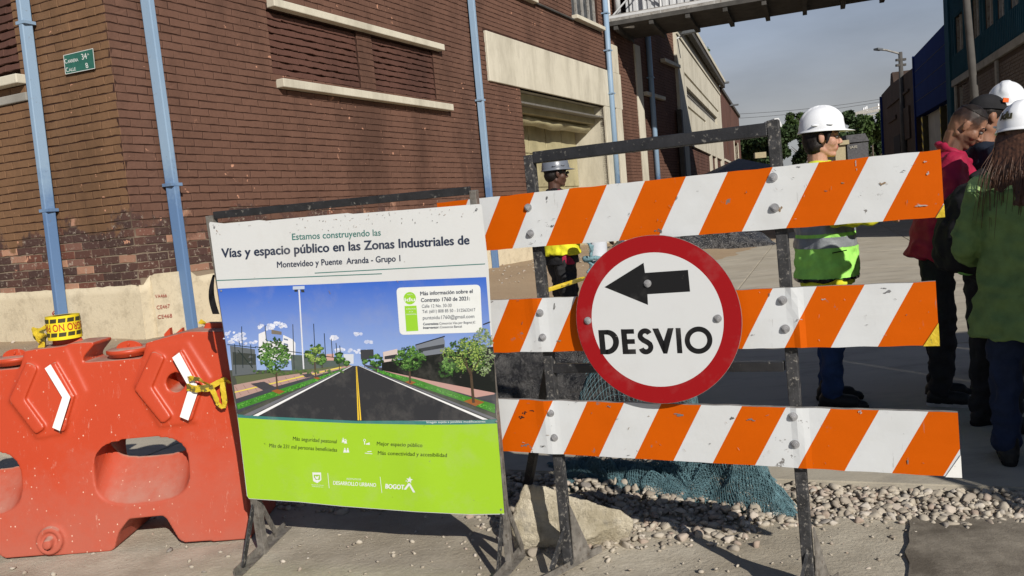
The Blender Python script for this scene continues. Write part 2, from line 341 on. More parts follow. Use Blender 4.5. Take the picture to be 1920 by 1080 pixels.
    fab('hair', (.012, .009, .008), .55, .4); M['hair_brown'] = basic('hair_brown', (.070, .032, .018), .42, .5, 60, .1, 200, 0, .4)
    fab('stubble', (.060, .036, .026), .7, .3)
    fab('trousers_black', (.022, .022, .024)); fab('jeans', (.022, .045, .115)); fab('jeans_dark', (.016, .026, .06))
    fab('yellow_fabric', (.66, .62, .03)); fab('lime_vest', (.34, .74, .14), .8); fab('band', (.22, .235, .25), .4)
    fab('shirt_yellow', (.62, .66, .05)); fab('red_jacket', (.30, .012, .045), .6); fab('black_cloth', (.013, .013, .015))
    fab('navy_cloth', (.012, .018, .032)); fab('lime_jacket', (.24, .62, .16)); fab('green_coat', (.15, .24, .085)); fab('coat_sunlit', (.40, .58, .22))
    fab('shoe', (.02, .02, .02), .5); fab('shoe_white', (.55, .55, .55), .5); fab('cap_black', (.018, .018, .02))
    for k_, c_ in (('skin_dark', 0), ('skin_tan', 0), ('skin_fair', 0), ('skin_mid', 0)):
        t = NT(k_+'_painted'); at = t.n('Attribute', attribute_name='Col'); co = t.coord('Object')
        c = t.mix(t.ramp(t.noise(co, 70, 5, .7), [(.4, 0), (.8, .25)]), at.outputs[0], (.10, .04, .03)); t.bump(t.noise(co, 220, 4), .15, .002)
        t.b.inputs['Subsurface Weight'].default_value = .08; t.b.inputs['Subsurface Radius'].default_value = (.01, .004, .002); M[k_] = t.fin(c, .52, 0, .3)
    M['hat_white'] = basic('white_helmet_shell', (.78, .80, .83), .28, .03, 8, .0, 1, 0, .5)
    M['hat_grey'] = basic('grey_helmet_shell', (.135, .15, .18), .32, .06, 8, .0, 1, 0, .5)
    M['lens'] = basic('dark_lens', (.01, .01, .01), .1, .1, 1, 0)
    M['eye'] = basic('eye_white', (.17, .15, .14), .3, .05, 1, 0)
    M['orange'] = basic('orange_badge', (.7, .12, .02), .6, .1)
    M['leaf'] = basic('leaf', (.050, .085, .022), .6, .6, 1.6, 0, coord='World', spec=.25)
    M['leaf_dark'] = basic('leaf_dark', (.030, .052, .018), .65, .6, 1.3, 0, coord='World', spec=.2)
    M['bark'] = basic('bark', (.10, .08, .06), .9, .3)
    M['grey_tarp'] = basic('grey_tarp', (.13, .14, .17), .7, .1)
    M['beige'] = basic('beige_wall', (.34, .29, .18), .8, .1); M['roofing'] = basic('dark_roofing', (.07, .07, .075), .8, .3)
    M['wire'] = basic('wire', (.05, .05, .055), .6, .1)
    M['lamp'] = basic('lamp_body', (.12, .13, .14), .5, .2)
    M['pvc'] = basic('white_pvc', (.50, .52, .55), .4, .1)
    M['rope'] = basic('blue_rope', (.16, .27, .30), .8, .5, 80)
mk()
for k in ('leaf', 'leaf_dark'):
    MAT[k].use_backface_culling = False
# ------------------------------------------------------------------ text and prints
def text_geo(s, bold=0.0, spacing=1.0):
    cu = bpy.data.curves.new('t', 'FONT'); cu.body = s; cu.size = 1; cu.offset = bold; cu.space_character = spacing
    cu.resolution_u = 4
    ob = bpy.data.objects.new('t', cu); link(ob); bpy.context.view_layer.update()
    me = bpy.data.meshes.new_from_object(ob.evaluated_get(bpy.context.evaluated_depsgraph_get()))
    v = np.array([x.co[:] for x in me.vertices]); f = [tuple(p.vertices) for p in me.polygons]
    bpy.data.objects.remove(ob); bpy.data.curves.remove(cu); bpy.data.meshes.remove(me)
    return v[:, :2], f
CAP = .70
class Print:
    """flat print on a surface: polygons given by where they lie in the photograph, laid on the real plane"""
    def __init__(s, mapf, L=None): s.v = []; s.f = []; s.c = []; s.map = mapf; s.k = 0.0; s.step = 2.5e-5; s.L = L
    def raw(s, pts, faces, col, lay=None):
        s.k += s.step; off = .0006+s.k if lay is None else lay
        b = len(s.v)
        for p in pts: s.v.append(tuple(s.map(p[0], p[1], off)))
        cc = col if isinstance(col, list) else [col]*len(pts)
        s.c.extend(cc)
        for f in faces: s.f.append(tuple(b+i for i in f))
    def poly(s, pts, col, L=None, lay=None):
        pts = [tuple(p) for p in pts]; L = L or s.L
        tri = [tuple(t) for t in tessellate_polygon([[Vector((x, y, 0)) for x, y in pts]])]
        cols = list(col) if isinstance(col, list) else None
        if L:
            P_ = [np.array(p, float) for p in pts]; C_ = [np.array(c) for c in cols] if cols else None
            for it in range(6):
                mxl = max(np.linalg.norm(P_[t[i]]-P_[t[(i+1) % 3]]) for t in tri for i in range(3))
                if mxl < L: break
                mid = {}; nt2 = []
                def md(a, b):
                    k = (min(a, b), max(a, b))
                    if k not in mid:
                        mid[k] = len(P_); P_.append((P_[a]+P_[b])/2)
                        if C_ is not None: C_.append((C_[a]+C_[b])/2)
                    return mid[k]
                for a, b, c in tri:
                    ab, bc, ca = md(a, b), md(b, c), md(c, a); nt2 += [(a, ab, ca), (ab, b, bc), (ca, bc, c), (ab, bc, ca)]
                tri = nt2
            pts = P_; cols = [tuple(c) for c in C_] if C_ is not None else None
        s.raw(pts, tri, cols if cols else col, lay)
    def circle(s, c, rx, ry, col, n=40, inner=None, lay=None):
        o = [(c[0]+rx*math.cos(2*math.pi*i/n), c[1]+ry*math.sin(2*math.pi*i/n)) for i in range(n)]
        if inner:
            o2 = [(c[0]+rx*inner*math.cos(2*math.pi*i/n), c[1]+ry*inner*math.sin(2*math.pi*i/n)) for i in range(n)]
            s.raw(o+o2, [(i, (i+1) % n, n+(i+1) % n, n+i) for i in range(n)], col, lay)
        else: s.raw(o, [tuple(range(n))], col, lay)
    def line(s, a, b, w_, col):
        a = np.array(a, float); b = np.array(b, float); d = b-a; q = np.array([-d[1], d[0]])/np.hypot(*d)*w_/2
        s.poly([a+q, b+q, b-q, a-q], col, L=s.L)
    def text(s, body, p0, p1, cap, col, bold=0.0, flip=False):
        v, f = text_geo(body, 0.0); w0 = v[:, 0].min(); w1 = v[:, 0].max()
        p0 = np.array(p0, float); p1 = np.array(p1, float); d = p1-p0; n = np.array([d[1], -d[0]])/np.hypot(*d)
        if flip: n = -n
        t = (v[:, 0]-w0)/(w1-w0); pts = p0+np.outer(t, d)+np.outer(v[:, 1]/CAP*cap, n)
        dx = d/np.hypot(*d)*cap/CAP*bold
        for sx, sy in (((0, 0), ) if not bold else ((-1, 0), (1, 0), (0, .8), (0, -.8), (0, 0))): s.raw(pts+dx*sx+n*cap/CAP*bold*sy*.8, f, col)
    def build(s, name, mat, parent):
        me = bpy.data.meshes.new(name); V = np.array(s.v)-origin(parent)
        me.from_pydata(V.tolist(), [], s.f); me.materials.append(mat)
        a = me.color_attributes.new('Col', 'FLOAT_COLOR', 'POINT')
        a.data.foreach_set('color', np.array([(*c[:3], 1) for c in s.c], np.float32).ravel())
        # all faces towards the camera side
        me.update(); bm = bmesh.new(); bm.from_mesh(me)
        for fc in bm.faces:
            ctr = np.array(fc.calc_center_median())+origin(parent)
            if np.array(fc.normal)@(CAM-ctr) < 0: fc.normal_flip()
        bm.to_mesh(me); bm.free()
        o = link(bpy.data.objects.new(name, me)); o.parent = parent; return o
# ------------------------------------------------------------------ organic shapes: primitives joined by voxel remesh
def bake(o):
    dg = bpy.context.evaluated_depsgraph_get(); me = bpy.data.meshes.new_from_object(o.evaluated_get(dg))
    old = o.data; o.modifiers.clear(); o.data = me; bpy.data.meshes.remove(old); return o
def ico(sub=2):
    bm = bmesh.new(); bmesh.ops.create_icosphere(bm, subdivisions=sub, radius=1)
    v = np.array([x.co[:] for x in bm.verts]); f = [tuple(q.index for q in p.verts) for p in bm.faces]; bm.free(); return v, f
ICO3 = ico(3); ICO2 = ico(2); ICO1 = ico(1)
class Blob:
    def __init__(s, mtx=None): s.mb = MB(); s.T = Matrix.Identity(4) if mtx is None else mtx
    def _a(s, v, f):
        A = np.array(s.T); v = v@A[:3, :3].T+A[:3, 3]; s.mb.add(v, f)
    def ell(s, c, r, rot=None):
        v = ICO2[0]*np.array(r)
        if rot is not None: v = v@np.array(Matrix.Rotation(rot[0], 3, rot[1])).T
        s._a(v+np.array(c), ICO2[1])
    def cap(s, a, b, ra, rb, seg=12):
        a = np.array(a, float); b = np.array(b, float); d = nrm(b-a); t = nrm(np.cross(d, (0, 0, 1) if abs(d[2]) < .9 else (1, 0, 0))); q = np.cross(d, t)
        rings = [(a-d*ra*.92, ra*.38), (a-d*ra*.6, ra*.8), (a, ra), (b, rb), (b+d*rb*.6, rb*.8), (b+d*rb*.92, rb*.38)]
        vs = []; fs = []
        for c, r in rings:
            for k in range(seg):
                th = 2*math.pi*k/seg; vs.append(c+(t*math.cos(th)+q*math.sin(th))*r)
        n = len(rings)
        fs = [(i*seg+k, i*seg+(k+1) % seg, (i+1)*seg+(k+1) % seg, (i+1)*seg+k) for i in range(n-1) for k in range(seg)]
        fs += [tuple(range(seg))[::-1], tuple((n-1)*seg+k for k in range(seg))]
        s._a(np.array(vs), fs)
    def loft(s, rings, seg=20):      # (x, y, z, rx, ry)
        vs = []
        for x, y, z, rx, ry in rings:
            for k in range(seg):
                th = 2*math.pi*k/seg; vs.append((x+rx*math.cos(th), y+ry*math.sin(th), z))
        n = len(rings); fs = [(i*seg+k, i*seg+(k+1) % seg, (i+1)*seg+(k+1) % seg, (i+1)*seg+k) for i in range(n-1) for k in range(seg)]
        if rings[0][2] > rings[-1][2]: fs = [f[::-1] for f in fs]; e = [tuple(range(seg)), tuple((n-1)*seg+k for k in range(seg))[::-1]]
        else: e = [tuple(range(seg))[::-1], tuple((n-1)*seg+k for k in range(seg))]
        s._a(np.array(vs), fs+e)
    def build(s, name, mat, parent, voxel=.01, smooth=3, folds=0.0, fscale=9.0, seed=0.0):
        o = s.mb.build(name, mat, None)
        rm = o.modifiers.new('r', 'REMESH'); rm.mode = 'VOXEL'; rm.voxel_size = voxel; rm.use_smooth_shade = True
        if smooth: sm = o.modifiers.new('s', 'SMOOTH'); sm.factor = .5; sm.iterations = smooth
        bake(o)
        if folds:
            me = o.data; me.update()
            n = len(me.vertices); co = np.empty(n*3); me.vertices.foreach_get('co', co); co = co.reshape(-1, 3)
            nn = np.empty(n*3); me.vertices.foreach_get('normal', nn); nn = nn.reshape(-1, 3)
            d = np.array([abs(noise.noise(Vector((c[0]*fscale+seed, c[1]*fscale, c[2]*fscale*1.3+seed)))) +
                          .5*noise.noise(Vector((c[0]*fscale*2.1, c[1]*fscale*2.1+seed, c[2]*fscale*1.6))) for c in co])
            co += nn*((.25-d)*folds)[:, None]; me.vertices.foreach_set('co', co.ravel()); me.update()
        o.data.materials.clear(); o.data.materials.append(mat)
        if parent is not None: o.parent = parent
        return o
def extract(src, name, pred, off, mat, parent):
    me = src.data; n = len(me.vertices)
    co = np.empty(n*3); me.vertices.foreach_get('co', co); co = co.reshape(-1, 3)
    nn = np.empty(n*3); me.vertices.foreach_get('normal', nn); nn = nn.reshape(-1, 3)
    keep = [p.vertices[:] for p in me.polygons if pred(p.center)]
    if not keep: return None
    ids = sorted({i for f in keep for i in f}); mp_ = {i: k for k, i in enumerate(ids)}
    V = co[ids]+nn[ids]*off; F = [tuple(mp_[i] for i in f) for f in keep]
    me2 = bpy.data.meshes.new(name); me2.from_pydata(V.tolist(), [], F); me2.materials.append(mat)
    me2.polygons.foreach_set('use_smooth', [True]*len(F)); o = link(bpy.data.objects.new(name, me2)); o.parent = parent; return o
M = MAT
# ================================================================== GROUND
WD = nrm((.4715, .882, 0)); CORNER = P(237, 333, 9.0); CORNER[2] = 0; WN = np.cross(WD, Z3)
LD = nrm((-.913, .408, 0)); LN = -np.cross(LD, Z3)
if LN[1] > 0: LN = -LN
def tz(x, y):
    q = np.array([x, y, 0])-CORNER; d1 = q@WN; d2 = q@LN
    d = math.hypot(max(d1, 0), max(d2, 0)) if (d1 > 0 or d2 > 0) else 0
    k = max(0, 1-d/4.6); k = k*k*(3-2*k)
    e = y-(4.1-.39*x)      # beyond the pavement edge the soil lies just under the slabs
    base = 0.0 if e < 0 else min(.035, e*.4)
    return base + (.37-.03)*k
def ground():
    xs = np.concatenate([[-400, -150, -60, -30, -18, -12, -9, -7], np.arange(-5.5, 5.5, .045), [6, 7, 8, 10, 13, 18, 25, 40, 80, 200, 400]])
    ys = np.concatenate([[-60, -20, -8, -3, 0, 1], np.arange(1.6, 6.2, .035), np.arange(6.2, 22, .2), [24, 27, 31, 36, 45, 60, 90, 150, 300, 900]])
    V = []
    for y in ys:
        for x in xs:
            z = tz(x, y)
            if abs(x) < 8 and 1 < y < 24:
                z += .010*noise.noise(Vector((x*2.2, y*2.2, 0)))+.005*noise.noise(Vector((x*9, y*9, 3)))
                if y < 6.2: z += .0025*noise.noise(Vector((x*30, y*30, 7)))
                if y > 6.2: z += .02*noise.noise(Vector((x*1.1, y*1.1, 5)))
            V.append((float(x), float(y), z))
    nx = len(xs); F = [(j*nx+i, j*nx+i+1, (j+1)*nx+i+1, (j+1)*nx+i) for j in range(len(ys)-1) for i in range(nx-1)]
    me = bpy.data.meshes.new('ground'); me.from_pydata(V, [], F); me.materials.append(M['dirt'])
    me.polygons.foreach_set('use_smooth', [True]*len(F)); o = link(bpy.data.objects.new('ground', me)); o['kind'] = 'structure'; return o
ground()
E1 = nrm((1, -.39, 0)); E2 = nrm((.39, 1, 0)); EO = np.array([0, 4.1, 0.])
def road():
    r = bpy.data.objects.new('road', None); link(r); r['kind'] = 'structure'; r['_o'] = [0., 0., 0.]
    k = 0; meshes = {}
    ys = [0, 3.4, 6.8, 10.2, 13.6, 17.0, 20.4, 23.8, 27.2, 30.6, 36, 42, 50, 62, 80, 110]
    for j in range(len(ys)-1):
        for i in range(-3, 9):
            a0, a1 = i*3.0+.35, (i+1)*3.0+.35; b0, b1 = ys[j], ys[j+1]
            c = EO+E1*(a0+a1)/2+E2*(b0+b1)/2
            if (c-CORNER)@WN < .5 and (c-CORNER)@LN < .5: continue
            if (c-CORNER)@WN < -1: continue
            if c[1] > 30 and (c[0] < .35*c[1]-6 or c[0] > .35*c[1]+10): continue
            key = b1-b0
            if key not in meshes:
                mb = MB(); hx, hy = 1.494, key/2-.006
                mb.prism([(-hx, -hy, -.09), (hx, -hy, -.09), (hx, hy, -.09), (-hx, hy, -.09)], (0, 0, .082))
                mb.prism([(-hx+.008, -hy+.008, -.008), (hx-.008, -hy+.008, -.008), (hx-.008, hy-.008, -.008), (-hx+.008, hy-.008, -.008)], (0, 0, .008))
                o = mb.build('concrete_slab', M['concrete'], None); meshes[key] = o.data
            else: o = link(bpy.data.objects.new('concrete_slab', meshes[key]))
            o.parent = r; o.location = (c[0], c[1], .06+random.uniform(-.003, .003)); o.rotation_euler = (0, 0, math.atan2(E1[1], E1[0]))
road()
mb = MB(); q = [G(1703, 975), G(1935, 962), G(1990, 1120), G(1700, 1120)]
pts = []
for i in range(4):
    a, b = q[i], q[(i+1) % 4]
    for t in np.linspace(0, 1, 9)[:-1]: p = a+(b-a)*t; p = p+np.array([random.uniform(-.012, .012), random.uniform(-.012, .012), 0]); p[2] = -.03; pts.append(p)
mb.prism(pts, (0, 0, .040)); o = mb.build('concrete_patch', M['patch']); o['kind'] = 'structure'

# ---------------- gravel strip and scattered stones (real stones)
def stones(name, pts, label=None):
    var = {0: [], 1: []}
    for q_, src in ((0, ICO1), (1, ICO2)):
        for k in range(24):
            v = src[0].copy()
            for _ in range(11):
                nn_ = np.random.normal(0, 1, 3); nn_ /= np.linalg.norm(nn_); d_ = random.uniform(.34, .74); pr_ = v@nn_
                v = v-np.outer(np.maximum(0, pr_-d_), nn_)
            var[q_].append((v, np.array(src[1])))
    V = []; F = []; n = 0
    for (x, y, z, s) in pts:
        sc = np.array([random.uniform(.7, 1.25), random.uniform(.7, 1.25), random.uniform(.5, .85)])*s
        v0, f0 = random.choice(var[1 if s > .0195 else 0]); v = v0*sc*1.38
        a = random.uniform(0, 6.28); c_, s_ = math.cos(a), math.sin(a); tl = random.uniform(-.5, .5)
        v = v@np.array([[c_, s_, 0], [-s_, c_, 0], [0, 0, 1]]).T
        v = v@np.array([[1, 0, 0], [0, math.cos(tl), math.sin(tl)], [0, -math.sin(tl), math.cos(tl)]]).T
        V.append(v+np.array([x, y, z])); F.append(f0+n); n += len(v0)
    V = np.concatenate(V); F = np.concatenate(F)
    me = bpy.data.meshes.new(name); me.vertices.add(len(V)); me.vertices.foreach_set('co', V.ravel())
    me.loops.add(F.size); me.loops.foreach_set('vertex_index', F.ravel()); me.polygons.add(len(F))
    me.polygons.foreach_set('loop_start', np.arange(len(F))*3); me.polygons.foreach_set('loop_total', np.full(len(F), 3)); me.update()
    me.materials.append(M['stone']); o = link(bpy.data.objects.new(name, me)); o['kind'] = 'stuff'; return o
pts = []
for i in range(13500):
    a = random.uniform(-3.2, 3.3); d = random.random()**1.25
    wdt = .62+.16*math.sin(a*2.3)+.22*noise.noise(Vector((a*1.7, 0, 0)))
    if a > 1.2: wdt *= .62
    if a > 2.0: wdt *= .8
    d = -.02-d*wdt
    if random.random() < (-d/wdt)**2*.75: continue
    p = EO+E1*a+E2*d
    hz = max(0, .055*(1+d/wdt*1.15)); s = random.choice([.009, .011, .013, .016, .019, .023])*random.uniform(.75, 1.15)
    pts.append((p[0], p[1], tz(p[0], p[1])+random.uniform(0, 1)*hz+s*.25, s))
stones('gravel', pts)
pts = []
for i in range(3600):
    x = random.uniform(-3, 3); y = 2.2+random.random()*1.9; e = y-(4.1-.39*x)
    if e > -.3 or random.random() < (-e-.3)*.40: continue
    s = .0022+.012*random.random()**4
    pts.append((x, y, tz(x, y)+s*.2, s))
for i in range(500):      # rubble beside the wall, behind the barrier and on the dirt
    a = random.uniform(-2, 18); d = random.uniform(.1, 1.6)**1.3; p = CORNER+WD*a+WN*d if a > 0 else CORNER+LD*(-a*1.5)+LN*d
    s = random.uniform(.006, .028); pts.append((p[0], p[1], tz(p[0], p[1])+s*.3, s))
stones('pebbles', pts)

# ================================================================== BRICK BUILDING
BL, BH, JT = .288, .0955, .0085
def brick_variants(n=7, L=BL, Hh=BH, rough=1.0, depth=.05):
    out_ = []
    for k in range(n):
        hx, hz = (L-JT)/2, (Hh-JT)/2; j = .0022*rough
        base = [(-hx, -hz), (-hx*.35, -hz), (hx*.4, -hz), (hx, -hz), (hx, hz), (hx*.35, hz), (-hx*.4, hz), (-hx, hz)]
        ring = [(x+random.uniform(-j, j)*1.4, z+random.uniform(-j, j)-(random.random()**6)*.006*rough*math.copysign(1, z)) for x, z in base]; c = .0045
        vs = [(x, -depth, z) for x, z in ring]+[(x, -c, z) for x, z in ring]
        vs += [(x*(1-c/hx)+random.uniform(-j, j)*.5, random.uniform(-.0022, .0022)*rough, z*(1-c/hz)) for x, z in ring]
        fs = []
        for r in (0, 1):
            for i in range(8): a, b = r*8+i, r*8+(i+1) % 8; fs.append((a, b, b+8, a+8))
        fs.append(tuple(range(16, 24))); out_.append((np.array(vs), fs))
    return out_
BV = brick_variants(12, rough=1.35); BVR = brick_variants(rough=2.6, depth=.07)
def frame(e, n): return np.array([e, n, Z3])      # rows: local x, y(out), z
def brick_list(o, e, n, a0, a1, z0, z1, holes=(), L=BL, Hh=BH, phase=0, skip=None):
    """centres of the bricks of one wall, in running bond with odd header courses"""
    res = []; k0 = int(math.floor(z0/Hh))
    for k in range(k0, int(z1/Hh)+1):
        zc = (k+.5)*Hh
        if zc-Hh/2 < z0-.01 or zc+Hh/2 > z1+.01: continue
        a = a0-(L/2 if (k+phase) % 2 else 0)
        while a < a1-.01:
            l, r = max(a, a0), min(a+L, a1); a += L
            if r-l < .05: continue
            bad = False
            for (h0, h1, g0, g1) in holes:
                if g0-.02 < zc < g1+.02:
                    if l >= h0-.005 and r <= h1+.005: bad = True
                    elif l < h0 < r: r = h0
                    elif l < h1 < r: l = h1
            if bad or r-l < .05: continue
            res.append((o+e*(l+r)/2+Z3*(zc+.005*noise.noise(Vector(((l+r)*.45, k*.23, 1.7)))+random.uniform(-.0012, .0012)), (r-l)/L))
    return res
def bricks_mesh(name, items, e, n, mat, parent, variants, yoff=0.0, tilt=0.0, stuff=True):
    V = []; F = []; nn = 0; R = frame(e, n); o_ = origin(parent)
    for c, sx in items:
        v, f = random.choice(variants); v = v.copy(); v[:, 0] *= sx*random.choice((1, 1)); v[:, 1] += yoff+random.uniform(-.0022, .0022)
        if tilt: v[:, 1] += (v[:, 2]/BH)*tilt*random.uniform(.5, 1.2)
        t = random.uniform(-.006, .006); v[:, 2] += v[:, 0]*t+random.uniform(-.001, .001)
        V.append(v@R+c-o_); F += [tuple(i+nn for i in q) for q in f]; nn += len(v)
    me = bpy.data.meshes.new(name); me.from_pydata(np.concatenate(V).tolist(), [], F); me.materials.append(mat)
    ob = link(bpy.data.objects.new(name, me)); ob.parent = parent
    if stuff: ob['kind'] = 'stuff'
    return ob
def holed(mb, o, e, n, a0, a1, z0, z1, th, holes, mi=0, back=0.0):
    A = sorted({a0, a1, *[min(max(h, a0), a1) for q in holes for h in q[:2]]}); Zs = sorted({z0, z1, *[min(max(h, z0), z1) for q in holes for h in q[2:]]})
    for i in range(len(A)-1):
        for j in range(len(Zs)-1):
            ca, cz = (A[i]+A[i+1])/2, (Zs[j]+Zs[j+1])/2
            if any(h[0] < ca < h[1] and h[2] < cz < h[3] for h in holes): continue
            mb.obox(o+e*ca+Z3*cz+n*(-th/2-back), e*(A[i+1]-A[i])/2, n*th/2, Z3*(Zs[j+1]-Zs[j])/2)
WALL = Plane(CORNER, WD, Z3); LEFT = Plane(CORNER, LD, Z3)
bb = thing('brick_building', 'old industrial building of brown painted brick with blue downpipes and a cream framed loading door', 'building', CORNER)
door = (10.14, 15.22, .3, 4.18); win = (13.5, 15.35, 6.34, 7.6)
pn1 = (WALL.uv(508, 100)[0], WALL.uv(672, 110)[0], 3.62, 4.52); pn2 = (WALL.uv(700, 110)[0], WALL.uv(814, 130)[0], 3.62, 4.52)
mb = MB(); holed(mb, CORNER, WD, WN, 0, 23.4, 0, 9, .12, [door, win, pn1, pn2], back=.008)
lp = (1.5, 4.5, 3.56, 4.7)
holed(mb, CORNER, LD, LN, 0, 9, 0, 9, .12, [lp], back=.008)
for pn in (pn1, pn2): mb.obox(CORNER+WD*(pn[0]+pn[1])/2+Z3*(pn[2]+pn[3])/2-WN*.20, WD*(pn[1]-pn[0])/2, WN*.12, Z3*(pn[3]-pn[2])/2)
mb.obox(CORNER+LD*3+Z3*4.13-LN*.20, LD*1.5, LN*.12, Z3*.57)
mb.build('mortar_wall', M['mortar'], bb)
mb = MB(); core = [CORNER+WD*.3+LD*.3, CORNER+WD*9.9+LD*.3, CORNER+WD*9.9+LD*6, CORNER+WD*.3+LD*8.9]
mb.prism([p+Z3*8.9 for p in (CORNER, CORNER+WD*23.4, CORNER+WD*23.4+LD*9, CORNER+LD*9)], (0, 0, .25)); mb.build('roof', M['concrete_band'], bb)
surround = (8.69, 16.7, 4.2, 5.2)
ledges = [(2.54, 6.9, 4.53, 4.64, .13), (2.55, 7.02, 3.44, 3.56, .13), (13.46, 15.45, 6.24, 6.34, .16), (9.9, 11.2, 6.19, 6.27, .14), (21.0, 22.9, 6.1, 6.22, .16), (18.9, 20.9, 4.8, 4.92, .12)]
pil = [(16.16, 16.62, .3, 4.2), (18.2, 18.73, .3, 6.3), (16.16, 16.62, 5.2, 6.0)]
PLZ = .97
main = brick_list(CORNER, WD, WN, 0, 23.4, PLZ, 8.9, [door, win, pn1, pn2, surround, (15.22, 15.62, 0, 4.2)]+[p[:4] for p in pil]+[l[:4] for l in ledges])
left = brick_list(CORNER, LD, LN, 0, 5.5, PLZ-.02, 6.2, [lp], phase=1)
cand = []
for w_, lst in ((0, main), (1, left)):
    for i, (c, s) in enumerate(lst):
        x, y = pix(c)
        if -5 < x < 1100 and -5 < y < 560 and not (395 < x < 905 and y > 400): cand.append(((c-CAM)@fw, w_, i))
cand.sort(); pick = {(w_, i) for _, w_, i in cand[:300]}
shared = {0: [], 1: []}
for w_ in (0, 1):
    for v, f in BV: me = bpy.data.meshes.new('brick'); me.from_pydata(v.tolist(), [], f); me.materials.append(M[('brick', 'brick_left')[w_]]); shared[w_].append(me)
for w_, lst, e, n in ((0, main, WD, WN), (1, left, LD, LN)):
    rz = math.atan2(e[1], e[0]); flip = np.cross(e, n)@Z3 < 0
    for i, (c, s) in enumerate(lst):
        if (w_, i) in pick:
            o = link(bpy.data.objects.new('brick', random.choice(shared[w_]))); o.parent = bb; p = c-CORNER+n*random.uniform(-.002, .002)
            # local y is outwards; the left wall runs the other way round
            R = Matrix((( e[0], n[0], 0, p[0]), (e[1], n[1], 0, p[1]), (0, 0, 1, p[2]), (0, 0, 0, 1)))
            if flip: R = Matrix(((-e[0], n[0], 0, p[0]), (-e[1], n[1], 0, p[1]), (0, 0, 1, p[2]), (0, 0, 0, 1)))
            o.matrix_local = R @ Matrix.Diagonal((s, 1, 1, 1)) @ Matrix.Rotation(random.uniform(-.006, .006), 4, 'Y')
bricks_mesh('brickwork', [b for i, b in enumerate(main) if (0, i) not in pick], WD, WN, M['brick'], bb, BV)
bricks_mesh('brickwork', [b for i, b in enumerate(left) if (1, i) not in pick], LD, LN, M['brick_left'], bb, BV)
# bricked-up windows, laid roughly and set back
for pn in (pn1, pn2):
    it = brick_list(CORNER-WN*.03, WD, WN, pn[0], pn[1], pn[2]+.0, pn[3]+.0); bricks_mesh('brick_infill', it, WD, WN, M['brick_rough'], bb, BVR, tilt=-.022)
bricks_mesh('brick_infill', brick_list(CORNER-LN*.03, LD, LN, *lp), LD, LN, M['brick_rough'], bb, BVR, tilt=-.022)
for (a0, a1, z0, z1, pr) in ledges:
    mb = MB(); mb.obox(CORNER+WD*(a0+a1)/2+Z3*(z0+z1)/2+WN*(pr/2-.04), WD*(a1-a0)/2, WN*(pr/2+.04), Z3*(z1-z0)/2); bevel(mb.build('window_ledge', M['cream'], bb), .012, 2)
mb = MB(); mb.obox(CORNER+LD*(1.42+2)+Z3*3.50+LN*.03, LD*2, LN*.09, Z3*.055); bevel(mb.build('window_ledge', M['cream'], bb), .012)
mb = MB(); mb.obox(CORNER+LD*(1.42+2)+Z3*3.30+LN*.0, LD*2, LN*.03, Z3*.05); bevel(mb.build('window_ledge', M['concrete_band'], bb), .012)
# plaster skirting, uneven
def skirting(o, e, n, a0, a1, topf):
    mb = MB(); N = int((a1-a0)/.09); rows = 9; vs = []
    for i in range(N+1):
        a = a0+(a1-a0)*i/N; t = topf(a)
        for j in range(rows+2):
            if j <= rows:
                z = .12+(t-.12)*j/rows; off = .035+.008*noise.noise(Vector((a*3, z*3, 1)))+.005*noise.noise(Vector((a*14, z*14, 1)))
                if j == rows: z += .012*noise.noise(Vector((a*9, 0, 4))); off -= .006
                if z < .55: off += .012*max(0, noise.noise(Vector((a*5, z*6, 9))))
            else: off = -.02
            vs.append(o+e*a+n*off+Z3*z)
    R_ = rows+2; fs = [(i*R_+j, (i+1)*R_+j, (i+1)*R_+j+1, i*R_+j+1) for i in range(N) for j in range(R_-1)]
    if np.cross(e, Z3)@n < 0: fs = [f[::-1] for f in fs]
    mb.add(vs, fs); mb.build('plaster_skirting', M['plaster'], bb, True)
skirting(CORNER, WD, WN, -.045, 10.14, lambda a: .985 if a < .12 else (1.07 if a < .75 else 1.0))
skirting(CORNER+LN*.0, LD, LN, -.035, 8, lambda a: .985)
mb = MB()      # a rough patch of newer render beside the second pipe
mb.prism([CORNER+WD*a+WN*.046+Z3*z for a, z in ((.1, .3), (.1, 1.06), (.16, 1.09), (.5, 1.085), (.52, .8), (.55, .3))], WN*.02); mb.build('plaster_patch', M['plaster'], bb)
# downpipes
def pipe(pa, za, pb, zb, base, n, w_=.13, square=True, brk=()):
    a = base[0]+base[1]*pa+n*.10+Z3*za; b = base[0]+base[1]*pb+n*.10+Z3*zb
    mb = MB()
    if square:
        d = nrm(b-a); s1 = nrm(base[1]+n*.0)
        sec = [(-.5, -.45), (-.28, .5), (.28, .5), (.5, -.45)]
        ring = [a+s1*w_*x+n*w_*y for x, y in sec]; mb.prism(ring, b-a)
    else: mb.tube([a, b], w_/2, 14)
    o = mb.build('downpipe', M['pipe'], bb, not square)
    if square: bevel(o, .01, 2)
    for t in brk:
        c = a+(b-a)*t; m2 = MB(); m2.obox(c-n*.01, base[1]*(w_*.62), n*(w_*.62), Z3*.018); m2.obox(c+base[1]*w_*.75-n*.08, base[1]*.03, n*.012, Z3*.02)
        m2.disc(c+base[1]*w_*.8-n*.07, n, .012, .012, 8)
        k = m2.build('bracket', M['pipe'], o); k.location = (0, 0, 0)
        # bracket is a sub-part: express it relative to the building origin its pipe shares
        k.data.transform(Matrix.Translation([-c_ for c_ in CORNER]))
    return o
u1 = LEFT.uv(57, 0)[0]; u1b = LEFT.uv(132, 620)
pipe(u1, 4.6, u1b[0], .3, (CORNER, LD), LN, .118, True, (.12, .62))
